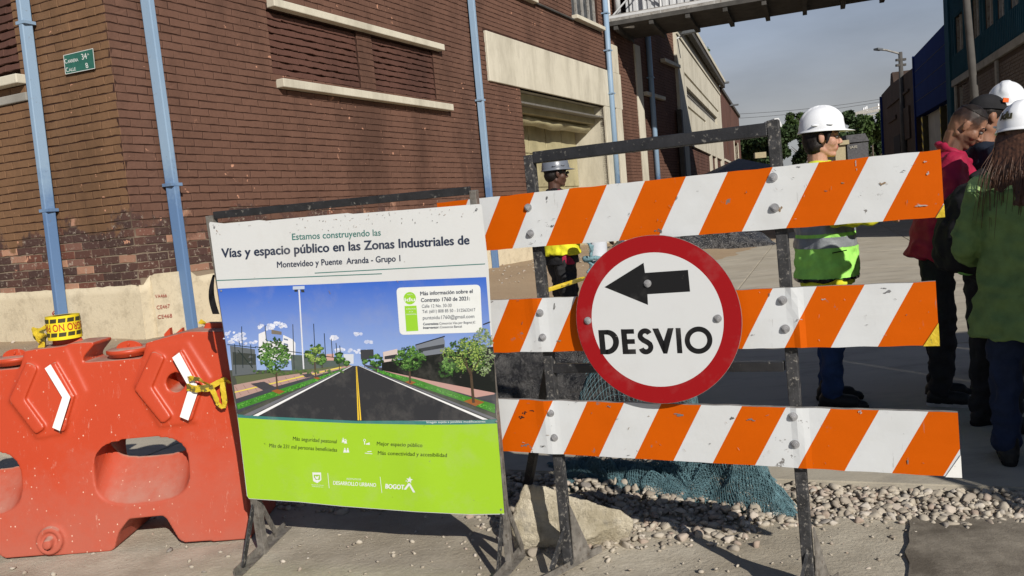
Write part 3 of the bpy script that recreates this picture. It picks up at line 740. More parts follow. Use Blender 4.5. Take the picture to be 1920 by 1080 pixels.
ua, ub = WALL.uv(268, 0)[0], WALL.uv(352, 610)[0]
pipe(ua-.02, 4.6, ub-.02, .3, (CORNER, WD), WN, .128, True, (.58, ))
pipe(8.1, 8.8, 8.14, .35, (CORNER, WD), WN, .125, True, (.30, .345, .6))
pipe(15.72, 8.8, 15.6, .3, (CORNER, WD), WN, .16, False, (.24, .36, .5))
pipe(19.45, 8.8, 19.45, .3, (CORNER, WD), WN, .17, False, (.4, ))
# loading door: surround, deep reveal, rolled hood, metal leaf
def wbox(name, a0, a1, z0, z1, n0, n1, mat, bev=.0, parent=bb, o=CORNER, e=WD, n=WN):
    m2 = MB(); m2.obox(o+e*(a0+a1)/2+Z3*(z0+z1)/2+n*(n0+n1)/2, e*(a1-a0)/2, n*(n1-n0)/2, Z3*(z1-z0)/2)
    ob = m2.build(name, mat, parent)
    if bev: bevel(ob, bev)
    return ob
wbox('door_surround', *surround[:2], 4.18, 5.2, -.95, .05, M['cream'], .015)
wbox('door_surround', 15.22, 15.64, .3, 4.178, -.95, .05, M['cream'], .015)
wbox('door_surround', 9.9, 10.14, .3, 4.178, -.95, -.03, M['olive_metal'])
wbox('roller_box', 10.14, 15.22, 3.72, 4.17, -.9, -.28, M['olive_metal'], .01)
dl = wbox('metal_door', 10.14, 15.22, .3, 3.72, -1.0, -.92, M['olive_metal'])
for i in range(5):
    for j in range(4):
        a0 = 10.16+i*1.01; z0 = .35+j*.85; m2 = MB(); m2.obox(WD*(a0+.5)+Z3*(z0+.41)-WN*.905, WD*.488, WN*(.012+random.uniform(0, .006)), Z3*.405)
        pn_ = m2.build('door_panel', M['olive_metal'], None); pn_.parent = dl; bevel(pn_, .02, 3)
m2 = MB()
for k in range(26):     # crumpled sheet hanging from the roller box
    a = 10.2+k*.195; z = 3.72; pass
vs = []; nA, nB = 60, 8
for i in range(nA+1):
    for j in range(nB+1):
        a = 10.16+i/nA*5.0; t = j/nB; z = 3.74-t*(.26+.06*noise.noise(Vector((a*.9, 0, 0)))); d = -.55+.16*math.sin(t*3)+.05*noise.noise(Vector((a*2.5, t*2, 2)))
        vs.append(CORNER+WD*a+Z3*z+WN*d)
m2.add(vs, [(i*(nB+1)+j, (i+1)*(nB+1)+j, (i+1)*(nB+1)+j+1, i*(nB+1)+j+1) for i in range(nA) for j in range(nB)]); m2.build('hood_sheet', M['olive_metal'], bb, True)
wbox('lintel_angle', 10.14, 15.22, 3.86, 3.90, -.3, -.02, M['bare_steel'])
for p in pil: wbox('pilaster', *p, -.05, .045, M['cream'], .012)
wbox('cream_panel', 15.66, 16.15, 4.2, 4.9, .05, .056, M['cream'])
# upper window
f = wbox('window', 13.5, 15.35, 6.34, 7.6, -.14, -.12, M['glass'])
for a in (13.52, 14.0, 14.45, 14.9, 15.3):
    m2 = MB(); m2.obox(WD*a+Z3*6.97-WN*.10, WD*.035, WN*.03, Z3*.62); q = m2.build('window_bar', M['grey_steel'], None); q.parent = f
mb = MB(); mb.tube([CORNER+WN*.04+WD*11.2+Z3*6.22, CORNER+WN*.04+WD*13.45+Z3*6.22], .03, 8); mb.build('conduit', M['dark_steel'], bb)
# red marker writing on the plaster
pr = Print(lambda x, y, o: WALL.px(x, y, .074+o))
for s_, a, b, h in (('VA466', (291, 559), (313, 557), 6.5), ('CE467', (294, 580), (319, 577), 7), ('CE468', (296, 598), (323, 595), 7)): pr.text(s_, a, b, h, srgb(150, 45, 40), .0)
pr.build('painted_writing', M['ptext_red'], bb)
pr = Print(lambda x, y, o: LEFT.px(x, y, .064+o))
for s_, a, b, h in (('mi', (99, 556), (114, 553), 13), ('TU', (101, 574), (118, 572), 9), ('Cl', (98, 594), (119, 592), 12)): pr.text(s_, a, b, h, srgb(150, 60, 45), .0)
pr.build('painted_writing', M['ptext_red'], bb)

# street name plate
SP = Plane(LEFT.at(0, 0), LD, Z3)
c = [SP.px(119, 104, .03), SP.px(174, 91, .03), SP.px(178, 128, .03), SP.px(123, 139, .03)]
sn = thing('street_sign', 'small green street name plate reading Carrera 34A and Calle 8 on the brick corner', 'sign', c[3])
mb = MB(); mb.prism(c, LN*-.006); mb.build('plate', M['green_plate'], sn)
pr = Print(lambda x, y, o: SP.px(x, y, .0305+o)); wc = (.6, .62, .6)
B4 = [(119, 104), (174, 91), (178, 128), (123, 139)]
for i in range(4): pr.line(B4[i], B4[(i+1) % 4], 1.1, wc)
pr.text('C', (122, 119.5), (126.5, 118.5), 8.5, wc, .01); pr.text('ARRERA', (127.5, 118.5), (147, 114.5), 6, wc, .01)
pr.text('34', (154, 112), (163.5, 110), 11, wc, .01); pr.text('A', (164, 104), (167, 103.3), 4, wc, .01)
pr.text('C', (124.5, 135.5), (129, 134.5), 8.5, wc, .01); pr.text('ALLE', (130, 134.4), (142.5, 131.8), 6, wc, .01); pr.text('8', (161.5, 128), (166, 127), 10, wc, .01)
pr.build('lettering', M['sign_print'], sn)

# ================================================================== CREAM BUILDING and FAR BRICK BUILDING
C0 = WALL.px(1277, 150); C0[2] = 0; SD = nrm((.333, .943, 0)); SN = np.cross(SD, Z3)
cb = thing('plastered_building', 'long cream plastered warehouse with dark horizontal slits and brick infill below', 'building', C0)
CP = Plane(C0, SD, Z3)
def cbox(name, s0, s1, z0, z1, n0, n1, mat, bev=0, parent=cb): return wbox(name, s0, s1, z0, z1, n0, n1, mat, bev, parent, C0, SD, SN)
slits = [(1.2, 17.2, 6.1, 6.22), (1.6, 15.8, 5.32, 5.74), (1.7, 8.9, 4.9, 5.0), (1.2, 10.6, 0, 3.5), (11.2, 13.6, 0, 3.5), (14.1, 17.6, 0, 3.5)]
mb = MB(); holed(mb, C0, SD, SN, -.7, 19.1, 0, 7.95, .25, slits); mb.build('wall', M['cream'], cb)
cbox('window_strip', 1.0, 17.5, 4.8, 6.3, -.3, -.26, M['brown_wall'])
for k in range(4): cbox('louvre', 1.6, 15.8, 5.36+k*.1, 5.39+k*.1, -.25, -.12, M['grey_steel'])
it = brick_list(C0-SN*.1, SD, SN, .9, 18, 0, 3.6, L=.4, Hh=.14)
bricks_mesh('brick_infill', it, SD, SN, M['brick_far'], cb, brick_variants(3, .4, .14))
cbox('backing', .9, 18, 0, 3.6, -.4, -.13, M['brown_wall'])
mb = MB(); mb.prism([p+Z3*7.95 for p in (C0+SD*-.9+SN*.35, C0+SD*19.2+SN*.35, C0+SD*19.2-SN*9, C0-SD*.9-SN*9)], (0, 0, .18)); mb.build('roof', M['cream'], cb)
cbox('gutter', -.9, 19.2, 7.72, 7.95, .1, .3, M['dark_steel']); cbox('cornice', -.7, 19.1, 7.3, 7.36, .0, .05, M['cream'])
cbox('dark_post', -1.1, -.72, 0, 4.6, -.1, .06, M['dark_steel'])
fb = thing('far_brick_building', 'plain brown brick building beyond the cream warehouse with a lit doorway', 'building', C0+SD*19.2)
def fbox(name, s0, s1, z0, z1, n0, n1, mat, bev=0): return wbox(name, s0, s1, z0, z1, n0, n1, mat, bev, fb, C0, SD, SN)
mb = MB(); holed(mb, C0, SD, SN, 19.2, 38.4, 0, 7.65, .3, [(29.6, 34.2, 0, 5.3), (22.2, 23.6, 4.0, 5.3)]); mb.build('wall', M['brick_far'], fb)
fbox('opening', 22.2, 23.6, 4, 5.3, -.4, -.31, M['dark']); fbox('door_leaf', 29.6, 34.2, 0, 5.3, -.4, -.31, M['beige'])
fbox('door_frame', 29.4, 29.62, 0, 5.4, -.2, .05, M['cream']); fbox('door_frame', 34.2, 34.4, 0, 5.4, -.2, .05, M['cream'])
fbox('parapet', 19.2, 38.4, 7.65, 7.85, -.4, .12, M['dark_steel']); fbox('string_course', 19.2, 29.4, 3.5, 3.62, 0, .06, M['cream'])
mb = MB(); mb.prism([p+Z3*7.4 for p in (C0+SD*19.2-SN*.3, C0+SD*38.4-SN*.3, C0+SD*38.4-SN*9, C0+SD*19.2-SN*9)], (0, 0, .2)); mb.build('roof', M['roofing'], fb)
fbox('end_wall', 38.2, 38.4, 0, 7.6, -9, -.31, M['brick_far'])
def wall_lamp(px, py, d, n, label, sc=1.0):
    p = P(px, py, d); L = thing('wall_lamp', label, 'lamp', p, 'floodlights on curved arms along the left facades')
    mb = MB(); base = p-n*.9-Z3*.5
    mb.tube([base-Z3*.5, base+n*.12, base+Z3*.35+n*.3, p-n*.15-Z3*.02], .028, 8); mb.build('arm', M['white_metal'], L, True)
    mb = MB(); mb.obox(p+n*.15+Z3*.05, n*.34*sc, SD*.11*sc, Z3*.05*sc+n*.01); mb.obox(p+n*.02+Z3*.1, n*.16*sc, SD*.09*sc, Z3*.04*sc); bevel(mb.build('lamp_head', M['lamp'], L), .02)
wall_lamp(1288, 64, 28.5, WN, 'grey floodlight on a curved arm just under the covered walkway')
wall_lamp(1351, 158, 46.5, SN, 'grey floodlight at the far end of the cream warehouse roof')
wall_lamp(1371, 199, 55, SN, 'farthest grey floodlight, above the brown brick building')

# ================================================================== COVERED WALKWAY
ZW = 6.46
N0 = G(1137, 50, ZW); dws = nrm(G(1440, -2, ZW)-N0); F0 = G(1195, 72, ZW); dwf = nrm(G(1640, 0, ZW)-F0); DWV = nrm(dws+dwf); DN = np.cross(Z3, DWV)
if DN[1] < 0: DN = -DN
WW = float((F0-N0)@DN); N0 = N0-DWV*.1
wk = thing('covered_walkway', 'white clad covered walkway with steel truss spanning the street high up', 'walkway', N0)
LW = 13.5
def kb(name, s0, s1, t0, t1, z0, z1, mat, bev=0): return wbox(name, s0, s1, z0-N0[2], z1-N0[2], t0, t1, mat, bev, wk, N0, DWV, DN)
kb('deck', 0, LW, 0, WW, ZW, ZW+.12, M['dark_steel'])
for k in range(14): kb('deck_beam', .3+k, .42+k, .03, WW-.03, ZW-.12, ZW-.002, M['dark_steel'])
for t in (0.03, WW-.15): kb('edge_girder', 0, LW, t, t+.12, ZW+.02, ZW+.30, M['grey_steel'])
clad = kb('cladding', .55, LW, .75, WW-.2, ZW+.12, ZW+3.2, M['white_metal'])
mb = MB()
for k in range(62): mb.obox(DWV*(.6+k*.21)+DN*.73+Z3*(ZW+1.66-N0[2]), DWV*.05, DN*.02, Z3*1.53)
q = mb.build('corrugation', M['white_metal'], None); q.parent = clad
mb = MB()
for k in range(15): mb.obox(DWV*(.65+k*.9)+DN*.70+Z3*(ZW+1.66-N0[2]), DWV*.012, DN*.012, Z3*1.53)
q = mb.build('cladding_joint', M['dark_steel'], None); q.parent = clad
zt = ZW+1.45
for z in (ZW+.24, zt):
    mb = MB(); mb.beam(N0+DN*.06+Z3*(z-N0[2]), N0+DN*.06+DWV*LW+Z3*(z-N0[2]), .07, .07); mb.build('truss_chord', M['white_metal'], wk)
for k in range(10):
    a = N0+DN*.06+DWV*(.2+k*1.45); mb = MB(); mb.beam(a+Z3*(ZW+.1-N0[2]), a+Z3*(zt-N0[2]), .05, .05); mb.build('truss_post', M['white_metal'], wk)
    b = a+DWV*1.45
    mb = MB(); (mb.beam(a+Z3*(ZW+.2-N0[2]), b+Z3*(zt-N0[2]), .04, .04) if k % 2 == 0 else mb.beam(a+Z3*(zt-N0[2]), b+Z3*(ZW+.2-N0[2]), .04, .04)); mb.build('truss_brace', M['white_metal'], wk)
mb = MB(); mb.tube([N0+DN*.5+DWV*.35+Z3*.1, N0+DN*.5+DWV*.35+Z3*3], .09, 12); mb.tube([N0+DN*.5+DWV*.35+Z3*.1, N0+DN*.5+DWV*.8+Z3*.02], .08, 12); mb.build('vent_pipe', M['white_metal'], wk, True)
mb = MB(); mb.obox(N0+DWV*LW/2+DN*(WW/2+.2)+Z3*3.28, DWV*LW/2, DN*(WW/2+.1), Z3*.06); mb.build('roof', M['white_metal'], wk)
mb = MB(); mb.beam(N0+DN*.1+DWV*.2, N0+DN*.1-DWV*.15-Z3*4.3+DN*2.0, .1, .1)
# ================================================================== RIGHT SIDE OF THE STREET
R0 = P(1793, 148, 25); R0[2] = 0; RN = -SN
RP = Plane(R0, SD, Z3)
def rbox(name, s0, s1, z0, z1, n0, n1, mat, parent, bev=0): return wbox(name, s0, s1, z0, z1, n0, n1, mat, bev, parent, R0, SD, RN)
tb = thing('teal_clad_building', 'dark teal corrugated building over grey brick with a concrete band, in shade on the right', 'building', R0+SD*-10)
wins = []
for (x0, x1, y0, y1) in ((1793, 1809, 52, 84), (1825, 1840, 26, 62), (1848, 1866, 2, 42), (1871, 1887, -8, 28), (1895, 1914, -24, 12)):
    s1, z1 = RP.uv(x0, (y0+y1)/2+4); s0, z0 = RP.uv(x1, (y0+y1)/2-4); wins.append((s0, s1, 5.12, 6.22))
lowwin = (RP.uv(1813, 170)[0], RP.uv(1798, 176)[0], 2.9, 4.12)
mb = MB(); holed(mb, R0, SD, RN, -10, .98, 0, 7.8, .3, wins+[lowwin]); mb.build('wall', M['brown_wall'], tb)
mb = MB(); holed(mb, R0, SD, RN, -10, .3, 4.42, 7.8, .05, wins, back=-.052); cl = mb.build('cladding', M['teal_clad'], tb)
mb = MB()
for k in range(64):
    s = -9.95+k*.16
    for z0, z1 in ((4.44, 5.1), (6.25, 7.8)):
        mb.obox(R0+SD*s+Z3*(z0+z1)/2+RN*.062, SD*.035, RN*.012, Z3*(z1-z0)/2)
    if not any(w0-.1 < s < w1+.1 for w0, w1, _, _ in wins): mb.obox(R0+SD*s+Z3*5.67+RN*.062, SD*.035, RN*.012, Z3*.57)
mb.build('cladding_ribs', M['teal_clad'], tb)['kind'] = 'stuff'
rbox('concrete_band', -10, .3, 4.2, 4.40, 0, .09, M['concrete_band'], tb, .01)
for s in (-8.2, -5.35, -2.5, -.1): rbox('concrete_post', s, s+.2, 0, 4.19, 0, .06, M['concrete_band'], tb, .01)
rbox('corner_trim', .32, 1.0, 0, 7.85, 0, .12, M['teal_clad'], tb, .02)
seg = [(-8.0, -5.37), (-5.13, -2.52), (-2.28, -.9)]
bv3 = brick_variants(4, .25, .085)
for s0, s1 in seg: bricks_mesh('brickwork', brick_list(R0+RN*.012, SD, RN, s0, s1, 1.0, 4.15, L=.25, Hh=.085), SD, RN, M['brick_grey'], tb, bv3)
for (s0, s1, z0, z1) in wins+[lowwin]:
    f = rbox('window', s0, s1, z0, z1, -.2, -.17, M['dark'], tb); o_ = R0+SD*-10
    for j in range(4):
        zz = z0+(j+.5)*(z1-z0)/4; m2 = MB(); m2.obox(R0-o_+SD*((s0+s1)/2-(s1-s0)*.18)+Z3*zz-RN*.13, SD*(s1-s0)*.24, RN*.012, Z3*(z1-z0)/10); q = m2.build('pane', M['pane'], None); q.parent = f
    m2 = MB()
    for s in (s0+.03, s1-.03, s1-(s1-s0)*.42): m2.obox(R0-o_+SD*s+Z3*(z0+z1)/2-RN*.08, SD*.03, RN*.06, Z3*(z1-z0)/2)
    q = m2.build('frame', M['grey_steel'], None); q.parent = f
mb = MB(); mb.prism([p+Z3*7.8 for p in (R0-SD*10+RN*.1, R0+SD*1+RN*.1, R0+SD*1-RN*8, R0-SD*10-RN*8)], (0, 0, .15)); mb.build('roof', M['roofing'], tb)
rbox('end_wall', .8, .98, 0, 7.8, -8, -.31, M['teal_clad'], tb); rbox('end_wall', -10, -9.8, 0, 7.8, -8, -.31, M['brown_wall'], tb)
ns = thing('navy_shed', 'navy blue panelled shed with pale doors and yellow black striped posts', 'building', R0+SD*1.05)
rbox('wall', 1.05, 8.6, 3.95, 6.4, -8, 0, M['navy_clad'], ns); rbox('edge_trim', 8.45, 8.62, 0, 6.42, 0, .05, M['navy_clad'], ns)
rbox('door_leaf', 1.05, 8.4, 0, 3.94, -.5, -.3, M['white_wall'], ns)
for k in range(1, 4): rbox('panel_joint', 1.05, 8.44, 3.95+k*.6, 3.965+k*.6, 0, .01, M['dark_steel'], ns)
for s in (7.7, 3.6):
    mb = MB(); c = R0+SD*s-RN*.2; mb.obox(c+Z3*1.95, SD*(.16 if s > 7 else .05), RN*.1, Z3*1.95); b = mb.build('bollard_post', M['tape_blk'], ns)
    mb = MB()
    for k in range(11):
        a = c+RN*.104+Z3*(.2+k*.34)-(R0+SD*1.05); w2 = .158 if s > 7 else .048
        mb.prism([a-SD*w2, a+SD*w2+Z3*.14, a+SD*w2+Z3*.3, a-SD*w2+Z3*.16], RN*.004)
    q = mb.build('hazard_stripes', M['yellow'], None); q.parent = b
db = thing('dark_brown_building', 'dark brown rendered building with a stepped roofline at the far right end of the street', 'building', R0+SD*8.7)
pts = [(8.7, 0), (20.7, 0), (20.7, 6.2), (16.6, 6.25), (16.2, 6.75), (15.6, 6.75), (15.2, 6.2), (8.7, 6.0)]
mb = MB(); mb.prism([R0+SD*s+Z3*z for s, z in pts], -RN*8); mb.build('wall', M['brown_wall'], db)
for s0, s1, z0, z1 in ((10, 13, 3.2, 4.6), (14.5, 17.6, 4.4, 4.6), (10, 18, 5.2, 5.3)): rbox('relief_panel', s0, s1, z0, z1, 0, .08, M['brown_wall'], db, .02)
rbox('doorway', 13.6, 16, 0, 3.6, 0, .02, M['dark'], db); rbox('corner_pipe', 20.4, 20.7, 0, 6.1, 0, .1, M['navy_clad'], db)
# poles
pa = P(1807, -60, 17); pb = P(1828, 187, 17.3); dd = nrm(pb-pa); pbase = pa+dd*((tz(5, 17)-pa[2])/dd[2])
mb = MB(); mb.tube([pbase, pa+dd*-1.5], [.095, .06], 14); tag(mb.build('utility_pole', M['pole_conc'], None, True), 'leaning grey concrete pole in front of the teal clad building', 'pole')
lp_ = thing('street_lamp', 'tall street lamp with a long arm in front of the dark brown building', 'street lamp', G(1703, 353, .06)*0+np.array([*(P(1699, 330, 36)[:2]), .06]))
mb = MB(); mb.tube([P(1700, 395, 36), P(1688, 98, 36)], [.16, .085], 12); mb.build('post', M['pole_conc'], lp_, True)
mb = MB(); mb.tube([P(1688.5, 104, 36), P(1684, 100, 36), P(1662, 94, 35.6), P(1652, 93, 35.4)], .045, 8); mb.build('arm', M['grey_steel'], lp_, True)
mb = MB(); a = P(1652, 93, 35.4); b = P(1642, 92, 35.2); mb.beam(a, b, .22, .08); mb.build('lamp_head', M['lamp'], lp_)
mb = MB()
for y in (112, 122): mb.obox(P(1689, y, 36), (.22, 0, 0), (0, .06, 0), (0, 0, .05))
mb.build('bracket', M['dark_steel'], lp_)
# ================================================================== TREES AND FAR THINGS
def tree(p, h, rc, rz, n, mat, label, name='tree', leaf=.17, group='trees at the far end of the street'):
    t = thing(name, label, 'tree', p, group)
    mb = MB(); top = p+Z3*(h-rz*.6); mb.tube([p, p+Z3*h*.3+np.array([.1, 0, 0]), top], [rc*.09, rc*.065, rc*.02], 8)
    for k in range(7):
        a = random.uniform(0, 6.28); zz = random.uniform(.35, .8); s = p+Z3*(h-rz*2)*1.0*max(.4, zz)
        mb.tube([s, s+np.array([math.cos(a)*rc*.7, math.sin(a)*rc*.7, rz*.7])], [rc*.04, rc*.01], 6)
    mb.build('trunk', M['bark'], t, True)
    cl = [(np.array([math.cos(a)*r, math.sin(a)*r, z])) for a, r, z in ((random.uniform(0, 6.28), rc*random.uniform(.2, .8), rz*random.uniform(-.75, .85)) for _ in range(16))]
    c0 = p+Z3*(h-rz); V = []; F = []
    for i in range(n):
        c = random.choice(cl); d = np.random.normal(0, 1, 3); d /= np.linalg.norm(d)
        q = c0+c+d*np.array([rc, rc, rz])*.36*random.random()**.45
        u = np.random.normal(0, 1, 3); u = u/np.linalg.norm(u)*leaf*random.uniform(.5, 1.2); w2 = np.cross(u, np.random.normal(0, 1, 3)); w2 = w2/np.linalg.norm(w2)*leaf*.45
        b = len(V); V += [q-u, q+w2, q+u, q-w2]; F.append((b, b+1, b+2, b+3))
    me = bpy.data.meshes.new('crown'); me.from_pydata([tuple(v-p) for v in V], [], F); me.materials.append(mat)
    o = link(bpy.data.objects.new('crown', me)); o.parent = t
    return t
def ftree(px, py, rpx, d, mat, label, asp=.95, n=3200, leaf=.27):
    c = P(px, py, d); rc = rpx*d/FP; p = np.array([c[0], c[1], .05]); h = c[2]+rc*asp; tree(p, h, rc, rc*asp, int(n*1.5), M[mat], label, leaf=leaf)
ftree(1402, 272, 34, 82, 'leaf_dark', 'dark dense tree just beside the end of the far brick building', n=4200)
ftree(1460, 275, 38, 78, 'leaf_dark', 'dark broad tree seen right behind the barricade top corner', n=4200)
ftree(1497, 232, 24, 95, 'leaf', 'tree with a sunlit top showing left of the white helmet', n=3000)
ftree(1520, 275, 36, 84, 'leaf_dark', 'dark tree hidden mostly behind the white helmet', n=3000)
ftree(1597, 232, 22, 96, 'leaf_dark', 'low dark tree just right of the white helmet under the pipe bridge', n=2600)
ftree(1634, 248, 34, 80, 'leaf', 'bushy green tree right before the dark brown building', n=4600)
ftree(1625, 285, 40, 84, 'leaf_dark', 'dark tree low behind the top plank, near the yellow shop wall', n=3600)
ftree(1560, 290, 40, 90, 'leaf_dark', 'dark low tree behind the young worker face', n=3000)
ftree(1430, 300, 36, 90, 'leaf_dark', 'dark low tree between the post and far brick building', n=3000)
c = P(1338, 118, 50); p = np.array([c[0]-1, c[1]+2, .05])
tree(p, 10.9, 1.25, 1.9, 1100, M['leaf'], 'slender tree rising behind the roof of the cream warehouse', leaf=.15, group=None)
# distant green mass and skyline
mb = MB(); rr = random.Random(3); prof = []
for i in range(90):
    x = -40+i*2.2; prof.append((x, 3.3+1.3*noise.noise(Vector((x*.09, 0, 0)))+.7*noise.noise(Vector((x*.5, 2, 0)))))
mb.prism([np.array([x+30, 150, z]) for x, z in prof]+[np.array([prof[-1][0]+30, 150, -1]), np.array([prof[0][0]+30, 150, -1])], (0, 6, 0))
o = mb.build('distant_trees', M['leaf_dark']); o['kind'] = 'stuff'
pb_ = thing('pipe_bridge', 'long thin elevated steel bridge crossing behind the distant trees', 'bridge', P(1424, 245, 100)*np.array([1, 1, 0]))
for (a, b, hh) in (((1390, 252), (1662, 204), .35), ((1575, 219), (1662, 196), .14), ((1390, 258), (1662, 211), .15)):
    mb = MB(); mb.beam(P(*a, 100), P(*b, 100), .4, hh); mb.build('girder', M['grey_steel'], pb_)
for x in (1440, 1510, 1600, 1650):
    t = (x-1390)/272; top = P(x, 252-48*t, 100); mb = MB(); mb.beam(np.array([top[0], top[1], 0]), top, .3, .3); mb.build('pier', M['grey_steel'], pb_)
for x, y, s in ((1622, 205, .5), (1651, 199, .7)):
    a = P(x, y, 110); t = thing('antenna', 'white panel antennas on the skyline '+('beside the dark brown building' if x > 1640 else 'between the helmet and the dark building'), 'antenna', a*np.array([1, 1, 0]))
    mb = MB()
    for k in (-1, 0, 1): mb.obox(a+np.array([k*.45*s, 0, .1*k]), (.13*s, 0, 0), (0, .1, 0), (0, 0, .65*s))
    mb.build('panel', M['hat_white'], t); mb = MB(); mb.tube([a*np.array([1, 1, 0]), a], .12, 8); mb.build('mast', M['grey_steel'], t)
sh = thing('roadside_shop', 'small pale yellow building with a dark roof and pale lettering, far behind the top plank', 'building', P(1590, 300, 70)*np.array([1, 1, 0]))
SHP = Plane(P(1590, 300, 70), (1, 0, 0), Z3)
def spoly(name, pts, mat, dep=.4, off=0): mb = MB(); mb.prism([SHP.px(x, y, off) for x, y in pts], (0, dep, 0)); mb.build(name, mat, sh)
spoly('wall', [(1566, 272), (1585, 270), (1586, 300), (1567, 302)], M['beige'], 3); spoly('roof', [(1586, 254), (1622, 250), (1630, 264), (1588, 268)], M['roofing'], 3.5, .05)
spoly('gable_sign', [(1574, 264), (1592, 262), (1592.5, 270), (1575, 272)], M['beige'], .2, .3); spoly('fascia', [(1588, 271), (1628, 266), (1629, 300), (1590, 302)], M['roofing'], 2, .02)
pr = Print(lambda x, y, o: SHP.px(x, y, .1+o)); pr.text('IAIE', (1594, 279), (1608, 277), 5, (.36, .34, .28), .0); pr.build('lettering', M['sign_print'], sh)
sh2 = MB(); [sh2.obox(P(x, 291, 72), (w2, 0, 0), (0, .2, 0), (0, 0, .25)) for x, w2 in ((1425, .5), )]
tag(sh2.build('low_wall', M['beige'], None), 'low pale wall showing in pieces between the trunks of the far trees', 'wall')
gr_ = MB(); gr_.prism([P(x, y, 98) for x, y in ((1452, 222), (1460, 221), (1472, 246), (1454, 250))], (0, 4, 0)); gr_.build('grey_gable', M['white_metal'], None)
tag(bpy.data.objects['grey_gable'], 'pale grey gable roof far away beside the barricade post', 'building')
for nm, a, b in (('upper', (1380, 214), (1662, 184)), ('lower', (1380, 222), (1662, 189))):
    mb = MB(); A = P(*a, 90); B_ = P(*b, 90); mb.tube([A+(B_-A)*t-Z3*(1.0*t*(1-t)) for t in np.linspace(0, 1, 9)], .022, 5)
    tag(mb.build('power_line', M['wire']), nm+' power line drawn across the sky above the far trees', 'power line')
tn = MB(); apex = P(1385, 297, 30); bw = 1.5; zb = apex[2]-.62; cs = [apex*np.array([1, 1, 0])+np.array([x, y, zb]) for x, y in ((-bw, -bw), (bw, -bw), (bw, bw), (-bw, bw))]
tn_ = thing('canopy_tent', 'small grey canopy tent at the far end of the left pavement', 'tent', apex*np.array([1, 1, 0]))
tn.add([apex]+cs, [(0, 1, 2), (0, 2, 3), (0, 3, 4), (0, 4, 1)])
for i in range(4): tn.add([cs[i], cs[(i+1) % 4], cs[(i+1) % 4]-Z3*.2, cs[i]-Z3*.2], [(0, 1, 2, 3)])
tn.build('roof_cloth', M['grey_tarp'], tn_)
for c in cs: mb = MB(); mb.beam(c-Z3*.1, np.array([c[0], c[1], .05]), .04, .04); mb.build('leg', M['grey_steel'], tn_)
# ================================================================== BARRICADE
def vdir(x, y): return nrm(ray(x, y))
EX = -vdir(-1999, 721); EY = vdir(3819, 27500); EY = nrm(EY-EX*(EY@EX)); BN0 = np.cross(EX, EY)
BO = Plane(P(1228, 600, 2.857), EX, EY); BO.o = BO.px(905, 370)      # plank front plane; origin at the first plank's corner
BNV = BO.n
ba = thing('striped_barricade', 'tall black steel barricade with three orange and white striped planks', 'barricade', np.array([BO.at(.65, 0)[0], BO.at(.65, 0)[1]-.0, 0]))
def bpt(u, v, off=0): return BO.at(u, v, off)
def zero_v(u): return (BO.o+EX*u)[2]/-EY[2]
PTH = .022; OFFS = []
def plank(u0, u1, v0, v1, phase, period, creases, seed, dv=(0, 0)):
    """sheet-metal plank, slightly creased where it is bolted"""
    mb = MB(); nu, nv = 90, 6; vs = []; uvs = []
    rr = random.Random(seed)
    def off(u, t):
        o = .003*noise.noise(Vector((u*2.2, t, seed)))+.0012*noise.noise(Vector((u*9, t*3, seed)))
        for cu, amp, wd in creases: o += amp*math.exp(-((u-cu-.01*t)/wd)**2)*(1-.35*t)
        return o
    for i in range(nu+1):
        u = u0+(u1-u0)*i/nu
        for j in range(nv+1):
            t = j/nv; va = v0+(dv[0])*(i/nu); vb = v1+dv[1]*(i/nu); v = va+(vb-va)*t
            jag = .0025*noise.noise(Vector((u*14, t*4, seed+3))) if j in (0, nv) else 0
            vs.append(bpt(u, v+jag, off(u, t))); uvs.append(((u+.566*(v-v0)-phase)/period, t))
    R_ = nv+1; fr = [(i*R_+j, i*R_+j+1, (i+1)*R_+j+1, (i+1)*R_+j) for i in range(nu) for j in range(nv)]
    OFFS.append((u0, u1, v0, v1, dv, off)); me = bpy.data.meshes.new('plank'); o_ = np.array(ba['_o'])
    back = [v-BNV*PTH for v in vs]; nn = len(vs)
    fs = list(fr)+[tuple(q+nn for q in f[::-1]) for f in fr]
    for i in range(nu): fs += [(i*R_, (i+1)*R_, (i+1)*R_+nn, i*R_+nn), (i*R_+nv, i*R_+nv+nn, (i+1)*R_+nv+nn, (i+1)*R_+nv)]
    for j in range(nv): fs += [(j, j+nn, j+1+nn, j+1), (nu*R_+j, nu*R_+j+1, nu*R_+j+1+nn, nu*R_+j+nn)]
    me.from_pydata((np.array(vs+back)-o_).tolist(), [], fs)
    me.materials.append(M['plank']); me.materials.append(M['plank_edge'])
    mi = [0]*len(fr)+[1]*(len(fs)-len(fr)); me.polygons.foreach_set('material_index', mi)
    uvl = me.uv_layers.new(name='UVMap'); UV = uvs+uvs
    for p in me.polygons:
        for li in p.loop_indices: uvl.data[li].uv = UV[me.loops[li].vertex_index]
    me.update(); bm = bmesh.new(); bm.from_mesh(me); bmesh.ops.recalc_face_normals(bm, faces=bm.faces); bm.to_mesh(me); bm.free()
    o = link(bpy.data.objects.new('plank', me)); o.parent = ba; return o
pl1 = plank(-.21, 1.575, .0, .205, .079, .2905, [(.195, .002, .05), (1.09, .002, .05)], 1, (.022, .020)); pl1['label'] = 'topmost plank with scratched right end'
pl2 = plank(-.19, 1.541, .402, .611, .075, .2830, [(.185, .006, .03), (1.125, .010, .010)], 2, (.018, .007)); pl2['label'] = 'middle plank, creased beside its bolts'
pl3 = plank(-.19, 1.580, .795, 1.006, .081, .2872, [(.185, .007, .03), (1.112, .006, .016)], 3, (.032, .024)); pl3['label'] = 'lowest plank, dented at the left post'
